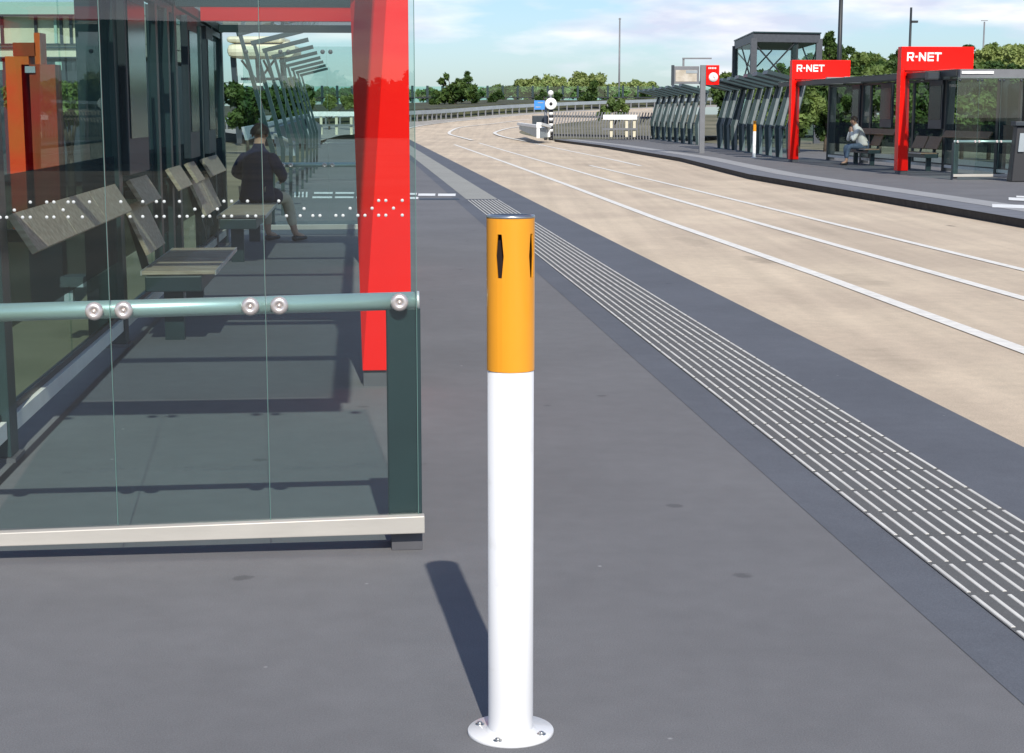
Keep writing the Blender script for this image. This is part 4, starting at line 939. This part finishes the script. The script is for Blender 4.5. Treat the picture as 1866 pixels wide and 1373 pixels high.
def person(loc, yaw, label, top, bottom, pose, long_coat=False, shoe='black', scale=1.0):
    """local frame: x to the person's right... faces +Y, seat height .45"""
    e = empty('person', loc, label, 'person'); e.rotation_euler = (0, 0, yaw); e.scale = (scale,)*3
    p = pose
    hip = Vector((0, 0, .53)); chest = hip+Vector((0, p['lean']*.6, .30)); neck = hip+Vector((0, p['lean'], .50)); head = neck+Vector(p['head'])
    sh = .175
    V, Ed, Rd = [], [], []
    def addp(v, r, par=None):
        V.append(Vector(v)); Rd.append(r); i = len(V)-1
        if par is not None: Ed.append((par, i))
        return i
    h = addp(hip, .13); c = addp(chest, .125, h); n0 = addp(neck-UP*.03, .075, c); n1 = addp(neck+(head-neck)*.35, .05, n0); hd = addp(head-UP*.03+Vector((0, .015, 0)), .075, n1); addp(head+UP*.05, .082, hd)
    limbs = {}
    for s_, key in ((-1, 'L'), (1, 'R')):
        a = addp(neck+Vector((s_*sh*.97, 0, -.085)), .040, n0); el = addp(Vector(p['el'+key]), .038, a); wr = addp(Vector(p['ha'+key]), .026, el)
        hv = (V[wr]-V[el]).normalized(); pm = addp(V[wr]+hv*.06, .032, wr)
        sx = hv.orthogonal().normalized()
        for k in range(-2, 2):
            f1 = addp(V[pm]+hv*.035+sx*(k*.016+.008), .0095, pm); addp(V[f1]+hv*.03-UP*.012, .0085, f1)
        th = addp(V[wr]+hv*.03+sx*.035, .011, wr); addp(V[th]+hv*.03, .009, th)
        l0 = addp(hip+Vector((s_*.09, .02, -.02)), .09, h); kn = addp(Vector(p['kn'+key]), .058, l0); an = addp(Vector(p['fo'+key])+Vector((0, 0, .09)), .038, kn)
        addp(Vector(p['fo'+key])+Vector(p.get('toe', (0, .15, 0)))*.9+UP*.04, .035, an)
        limbs[s_] = (a, el, wr, l0, kn, an)
    body = skinned('body', V, Ed, Rd, 'skin', e)
    # nose, ears as small additions to the face mesh surface
    q = MB(); fd = Vector((math.sin(p.get('turn', 0)), math.cos(p.get('turn', 0)), -.1)).normalized(); sd2 = fd.cross(UP).normalized()
    q.tube(head+fd*.085+UP*.012, head+fd*.108-UP*.018, .008, .013, n=10); 
    for s_ in (-1, 1): q.lathe(head+sd2*(.082*s_)-UP*.005, [(0, .01), (.018, .006), (.026, 0), (.018, -.006), (0, -.01)], axis=sd2, n=12)
    for s_ in (-1, 1): q.lathe(head+fd*.083+sd2*(.03*s_)+UP*.022, [(0, .006), (.009, .003), (.012, -.003)], axis=fd, n=10)
    q.lathe(head+fd*.083-UP*.045, [(0, .006), (.014, .003), (.022, -.004)], axis=fd, n=10)
    fo = q.build('face', 'skin', None); fo.parent = body
    # hair: cap around the back of the skull
    q = MB(); n_ = 28; rr = .104; pts = []
    for j in range(11):
        th = math.pi*.53*j/10
        for k in range(n_):
            ph = 2*math.pi*k/n_; d = Vector((math.cos(ph)*math.sin(th), math.sin(ph)*math.sin(th), math.cos(th)))
            fwd = d.dot(fd); lim = rr*(1.0 if fwd < .35 else .94)*(1+.05*math.sin(ph*5+j)); z = d.z if not (fwd > .3 and d.z < .25) else .25+(.25-d.z)*.2
            pts.append(head+UP*.012+Vector((d.x*lim, d.y*lim, z*lim*1.10)))
    q.add(pts, [(j*n_+k, j*n_+(k+1) % n_, (j+1)*n_+(k+1) % n_, (j+1)*n_+k) for j in range(10) for k in range(n_)], True)
    q.build('hair', 'hair', None).parent = e
    # top garment: lofted rings for the trunk, tapered sleeves
    def loft(rings, name, m, par, n_=28, cap=True):
        q = MB()
        for cn, rx, ry, tilt in rings:
            cn = Vector(cn); q.v += [cn+Vector((math.cos(t)*rx*(1-.12*max(0, math.sin(t*2))**2), math.sin(t)*ry, -math.sin(t)*tilt)) for t in [2*math.pi*k/n_ for k in range(n_)]]
        L_ = len(rings)
        for a_ in range(L_-1):
            for k in range(n_): q.f.append((a_*n_+k, a_*n_+(k+1) % n_, (a_+1)*n_+(k+1) % n_, (a_+1)*n_+k)); q.smooth.append(True)
        if cap: q.f.append(tuple(range(n_))); q.smooth.append(True)
        o_ = q.build(name, m, None); o_.parent = par; sb = o_.modifiers.new('sub', 'SUBSURF'); sb.levels = 1; sb.render_levels = 1
        return o_
    ln = p['lean']; W = 1.02 if long_coat else 1.0
    rings = [(hip+Vector((0, .0, -.10 if long_coat else -.03)), .235*W if long_coat else .19, .21 if long_coat else .15, 0), (hip+Vector((0, 0, .02)), .215*W, .175, 0),
             (hip+Vector((0, ln*.25, .14)), .185*W, .145, .02), (hip+Vector((0, ln*.55, .28)), .195*W, .145, .03), (hip+Vector((0, ln*.8, .40)), .205*W, .13, .03),
             (hip+Vector((0, ln*.93, .465)), .185*W, .105, .02), (neck+Vector((0, 0, .0)), .10, .08, .01), (neck+Vector((0, .01, .05)), .068, .066, 0), (neck+Vector((0, .01, .075)), .062, .060, 0)]
    coat = loft(rings, 'coat' if long_coat else 'shirt', top, e)
    for s_ in (-1, 1):
        a, el, wr = limbs[s_][:3]; A_, E_, W_ = V[a], V[el], V[wr]
        sv_ = skinned('sleeve', [A_-Vector((s_*.04, 0, -.0)), A_.lerp(E_, .08), A_.lerp(E_, .55), E_, E_.lerp(W_, .5), E_.lerp(W_, .92)], [(k, k+1) for k in range(5)], [.088*W, .086*W, .070*W, .062*W, .054, .046], top, None); sv_.parent = coat
        if long_coat:      # skirts of the coat lying over the thighs
            l0, kn = limbs[s_][3:5]; d_ = skinned('coat_skirt', [V[l0]+UP*.02, V[l0].lerp(V[kn], .35)+UP*.015, V[l0].lerp(V[kn], .62)+UP*.0], [(0, 1), (1, 2)], [(.13, .12), (.125, .11), (.12, .10)], top, None); d_.parent = coat
    V3, E3, R3 = [hip-UP*.01], [], [.135]
    for s_ in (-1, 1):
        l0, kn, an = limbs[s_][3:]; i = len(V3); V3 += [V[l0], V[kn], V[an].lerp(V[kn], .18)]; R3 += [.10, .075, .055]; E3 += [(0, i), (i, i+1), (i+1, i+2)]
    skinned('trousers', V3, E3, R3, bottom, e)
    for s_ in (-1, 1):
        f0 = V[limbs[s_][5]]-UP*.05; toe = Vector(p.get('toe', (0, .15, 0)))
        skinned('shoe', [f0-toe*.25, f0+toe*.35, f0+toe*1.15], [(0, 1), (1, 2)], [(.042, .038), (.045, .036), (.042, .024)], shoe, e)
    return e
frL = frame(OL, -1)
hd_ang = R(66)
person(frL(9.62, 1.16, 0), hd_ang-math.pi/2, 'man in long navy coat and khaki trousers sitting on the bench, seen from behind', 'navy', 'khaki',
       dict(lean=.05, head=(0.0, .04, .17), elL=(-.30, .02, .78), haL=(-.20, .24, .70), elR=(.30, .06, .76), haR=(.14, .30, .70),
            knL=(-.16, .42, .50), foL=(-.12, .40, 0), knR=(.13, .40, .50), foR=(.20, .46, 0), toe=(.03, .16, 0), turn=-.3), long_coat=True, scale=.98)
frR = frame(OR, 1)
person(frR(6.9, 1.10, 0), math.pi/2+.15, 'person in white shirt and blue jeans sitting inside the far shelter with hands to face', 'shirt', 'jeans',
       dict(lean=.22, head=(0, .06, .15), elL=(-.20, .36, .66), haL=(-.06, .36, .92), elR=(.20, .36, .66), haR=(.06, .36, .92),
            knL=(-.13, .46, .50), foL=(-.13, .52, 0), knR=(.13, .46, .50), foR=(.13, .40, 0), toe=(0, .15, 0)), scale=1.02)
